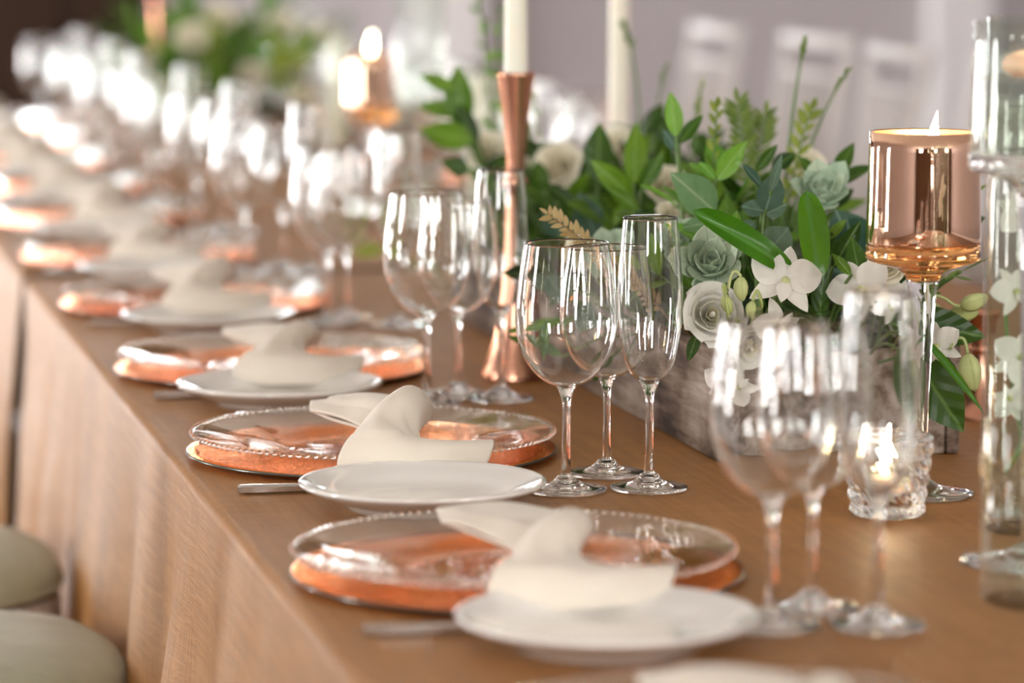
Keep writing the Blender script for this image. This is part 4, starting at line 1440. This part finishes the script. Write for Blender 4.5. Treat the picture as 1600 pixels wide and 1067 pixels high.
succulent(1112, 418, 3.06, 74, tc + Vector((0, 0, 0.45)) - _R * 0.1, 'large pale green succulent rosette above the white rose')
succulent(1283, 308, 3.25, 62, tc + Vector((0, 0, 0.9)), 'sage succulent rosette behind the upright strap leaf')
succulent(1062, 382, 3.2, 48, tc + Vector((0, 0, 0.5)), 'small succulent rosette behind the flute rim')
succulent(948, 400, 3.3, 50, tc + Vector((0, 0, 0.4)) - _R * 0.2, 'blurred succulent rosette seen between the glasses')

# ---- single leaves and sprigs that can be picked out
hero('strap_leaf', 'long glossy strap leaf with a brown tip pointing left', 'leaf', [(1238, 425, 1088, 326, 2.97, 0.95, 'strap', 0.02)], pr(1238, 440, 3.0))
hero('strap_leaf', 'upright glossy green strap leaf above the sharp orchid', 'leaf', [(1278, 440, 1262, 296, 2.97, 1.35, 'strap', -0.01)], pr(1278, 450, 3.0))
hero('grass_blade', 'narrow green blade crossing behind the copper stem', 'leaf', [(1435, 520, 1542, 646, 2.92, 1.0, 'blade', 0.02)], pr(1430, 520, 2.98))
hero('broad_leaf', 'dark broad leaf drooping at the right end of the trough', 'leaf', [(1418, 545, 1504, 672, 2.96, 0.95, 'broad', 0.02)], pr(1410, 540, 3.0))
hero('broad_leaf', 'dark leaf behind the orchid right of the copper stem', 'leaf', [(1400, 505, 1545, 522, 3.06, 0.7, 'broad', 0.0)], pr(1400, 500, 3.06))
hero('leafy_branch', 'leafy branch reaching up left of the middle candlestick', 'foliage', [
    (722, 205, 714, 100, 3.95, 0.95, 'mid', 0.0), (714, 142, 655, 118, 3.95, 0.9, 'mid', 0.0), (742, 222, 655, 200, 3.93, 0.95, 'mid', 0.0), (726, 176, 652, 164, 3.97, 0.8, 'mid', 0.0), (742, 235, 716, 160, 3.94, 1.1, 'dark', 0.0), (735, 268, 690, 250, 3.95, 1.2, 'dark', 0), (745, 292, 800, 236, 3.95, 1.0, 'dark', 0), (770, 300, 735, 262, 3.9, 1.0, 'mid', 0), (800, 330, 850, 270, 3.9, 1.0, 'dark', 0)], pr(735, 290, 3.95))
hero('leafy_branch', 'branch of bright leaves at the top of the flowers, right of centre', 'foliage', [
    (1056, 215, 1048, 142, 3.3, 0.85, 'bright', 0), (1120, 282, 1168, 220, 3.2, 1.0, 'bright', 0.02), (1118, 280, 1092, 252, 3.2, 0.9, 'bright', 0), (1060, 225, 1098, 178, 3.32, 0.8, 'dark', 0.0), (1058, 235, 1036, 202, 3.3, 0.8, 'euc', 0)], pr(1090, 320, 3.25))
hero('leafy_branch', 'pale ribbed leaves beside the bright branch', 'foliage', [(1118, 332, 1050, 270, 3.15, 1.0, 'pale', 0.02), (1125, 345, 1062, 356, 3.15, 0.8, 'pale', 0.0)], pr(1120, 340, 3.15))
hero('leafy_branch', 'mid green leaves left of the flute, above the tan fern', 'foliage', [
    (990, 310, 925, 250, 3.45, 0.85, 'mid', 0.02), (1000, 330, 945, 290, 3.4, 0.8, 'mid', 0.0), (990, 290, 996, 190, 3.45, 0.75, 'mid', 0.0), (1000, 300, 1038, 235, 3.45, 0.8, 'mid', 0.0), (985, 340, 1030, 330, 3.4, 0.9, 'dark', 0)], pr(1000, 330, 3.4))
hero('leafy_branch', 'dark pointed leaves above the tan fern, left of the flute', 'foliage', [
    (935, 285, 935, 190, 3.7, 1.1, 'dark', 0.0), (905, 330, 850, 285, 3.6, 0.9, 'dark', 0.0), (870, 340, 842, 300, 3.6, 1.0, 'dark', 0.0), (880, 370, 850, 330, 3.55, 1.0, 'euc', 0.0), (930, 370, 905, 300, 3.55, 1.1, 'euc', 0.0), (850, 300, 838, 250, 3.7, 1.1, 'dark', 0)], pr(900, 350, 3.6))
hero('eucalyptus_sprig', 'blue-green eucalyptus leaves between the two strap leaves', 'foliage', [
    (1196, 330, 1214, 268, 3.08, 1.1, 'euc', 0.0), (1195, 330, 1158, 322, 3.08, 0.9, 'euc', 0.0), (1195, 335, 1230, 318, 3.08, 1.2, 'euc', 0.0), (1200, 395, 1232, 355, 3.06, 1.2, 'euc', 0.0), (1204, 300, 1222, 240, 3.08, 0.4, 'euc', 0), (1192, 295, 1160, 255, 3.08, 0.35, 'euc', 0), (1180, 345, 1148, 375, 3.09, 1.0, 'euc', 0)], pr(1200, 380, 3.08))
hero('eucalyptus_sprig', 'dark round eucalyptus leaf against the wall, right of the ferns', 'foliage', [(1206, 264, 1244, 238, 3.3, 1.25, 'dark', 0.0), (1180, 270, 1215, 225, 3.3, 0.8, 'dark', 0.0)], pr(1210, 300, 3.3))
hero('leafy_branch', 'dark glossy leaves left of the copper goblet', 'foliage', [
    (1330, 430, 1300, 395, 3.02, 0.8, 'mid', 0.0), (1300, 420, 1345, 345, 3.08, 0.9, 'dark', 0.0), (1345, 440, 1330, 370, 3.05, 0.9, 'dark', 0.0), (1292, 375, 1322, 342, 3.1, 0.8, 'mid', 0.0), (1305, 445, 1345, 465, 3.04, 0.8, 'mid', 0), (1300, 400, 1285, 350, 3.1, 1.0, 'dark', 0), (1340, 420, 1372, 400, 3.08, 0.9, 'dark', 0)], pr(1310, 430, 3.06))
hero('leafy_branch', 'low dark leaves over the left side of the trough', 'foliage', [
    (1090, 520, 1075, 565, 3.04, 0.9, 'dark', 0.0), (880, 500, 790, 520, 3.35, 0.5, 'mid', 0.0), (880, 560, 792, 522, 3.3, 0.4, 'dark', 0.0), (900, 520, 925, 470, 3.3, 1.2, 'euc', 0.0), (850, 500, 840, 570, 3.3, 0.7, 'mid', 0.0), (960, 560, 925, 596, 3.3, 0.7, 'dark', 0), (860, 450, 810, 430, 3.4, 0.8, 'euc', 0), (885, 470, 850, 430, 3.35, 1.1, 'euc', 0)], pr(960, 520, 3.3))
hero('leafy_branch', 'thin leafy tendril reaching right beside the vase', 'foliage', [
    (1478, 435, 1500, 420, 3.05, 0.5, 'fern', 0.0), (1490, 432, 1522, 438, 3.05, 0.4, 'fern', 0.0), (1500, 425, 1552, 400, 3.05, 0.12, 'fern', 0.0), (1460, 440, 1478, 428, 3.05, 0.3, 'fern', 0), (1520, 300, 1545, 288, 3.2, 0.6, 'fern', 0), (1446, 470, 1470, 455, 3.05, 0.8, 'dark', 0)], pr(1440, 480, 3.04))
sp = dict(rnd=random.Random(3))
sprig('fern_frond', 'tan dried fern frond arching left over the wine glass rims', 'fern', pr(985, 430, 3.12), at(856, 334, 3.1), 'tan', 43, 0.0125, None, 0.55, 0.30, 'stem_brown', 0.0011, spread=0.8, pair=True, face=1.0, **sp)
sprig('fern_frond', 'dark green fern frond standing at the top of the flowers', 'fern', pr(1190, 300, 3.45), at(1152, 160, 3.45), 'fern', 27, 0.022, None, 0.3, 0.4, spread=0.8, pair=True, face=1.0, **sp)
sprig('fern_frond', 'second green fern frond leaning right at the top of the flowers', 'fern', pr(1185, 300, 3.5), at(1196, 178, 3.5), 'fern', 25, 0.020, None, 0.3, 0.4, spread=0.8, pair=True, face=1.0, **sp)
sprig('fern_frond', 'slender pale fern tip between the bright leaf and dark fern', 'fern', pr(1120, 300, 3.35), at(1121, 168, 3.35), 'olive', 14, 0.013, None, 0.3, 0.5, spread=0.6, pair=True, face=1.0, **sp)
sprig('fern_frond', 'feathery olive sprig leaning right above the dark round leaf', 'fern', pr(1225, 300, 3.45), at(1268, 172, 3.45), 'olive', 16, 0.018, None, 0.3, 0.45, spread=0.7, pair=True, face=1.0, **sp)
sprig('tall_sprig', 'tall thin sprig with a budded tip rising straight up', 'foliage', pr(1245, 300, 3.5), at(1258, 66, 3.5), 'fern', 9, 0.012, None, 0.15, 0.86, rad=0.0022, spread=0.35, **sp)
sprig('tall_sprig', 'thin bare sprig slanting up to the right', 'foliage', pr(1235, 300, 3.5), at(1324, 113, 3.5), 'fern', 6, 0.010, None, 0.2, 0.85, rad=0.0020, spread=0.3, **sp)
sprig('tall_sprig', 'curving thin sprig beside the tall ivory candle', 'foliage', pr(1010, 300, 3.9), at(974, 42, 3.9), 'fern', 7, 0.014, None, -0.35, 0.8, rad=0.0020, spread=0.4, **sp)
sprig('tall_sprig', 'short thin sprig right of the curving one', 'foliage', pr(1020, 300, 3.85), at(1040, 108, 3.85), 'fern', 5, 0.012, None, 0.1, 0.85, rad=0.0020, spread=0.3, **sp)
sprig('tall_sprig', 'soft green spike right of the upright bright leaf', 'foliage', pr(1085, 300, 3.7), at(1096, 135, 3.7), 'olive', 9, 0.012, None, 0.2, 0.7, rad=0.0018, spread=0.3, **sp)
sprig('tall_sprig', 'arching sprig between the middle candlestick and the cream roses', 'foliage', pr(930, 300, 3.9), at(835, 160, 3.9), 'fern', 9, 0.016, None, 0.8, 0.5, rad=0.0018, spread=0.5, **sp)
sprig('tall_sprig', 'blurred bright sprig rising left of the middle candle', 'foliage', pr(770, 260, 4.05), at(748, 4, 4.2), 'bright', 10, 0.020, None, 0.1, 0.4, rad=0.0018, spread=0.8, **sp)
sprig('tall_sprig', 'blurred bright sprig close beside the middle candle', 'foliage', pr(785, 260, 4.05), at(782, 20, 4.2), 'bright', 9, 0.018, None, 0.1, 0.4, rad=0.0018, spread=0.8, **sp)
sprig('leafy_sprig', 'blurred long green leaf trailing on the cloth left of the third wine glass', 'foliage', (0.855, 4.06, TZ + 0.01), at(524, 348, 5.0), 'olive', 4, 0.06, None, 0.3, 0.5, **sp)
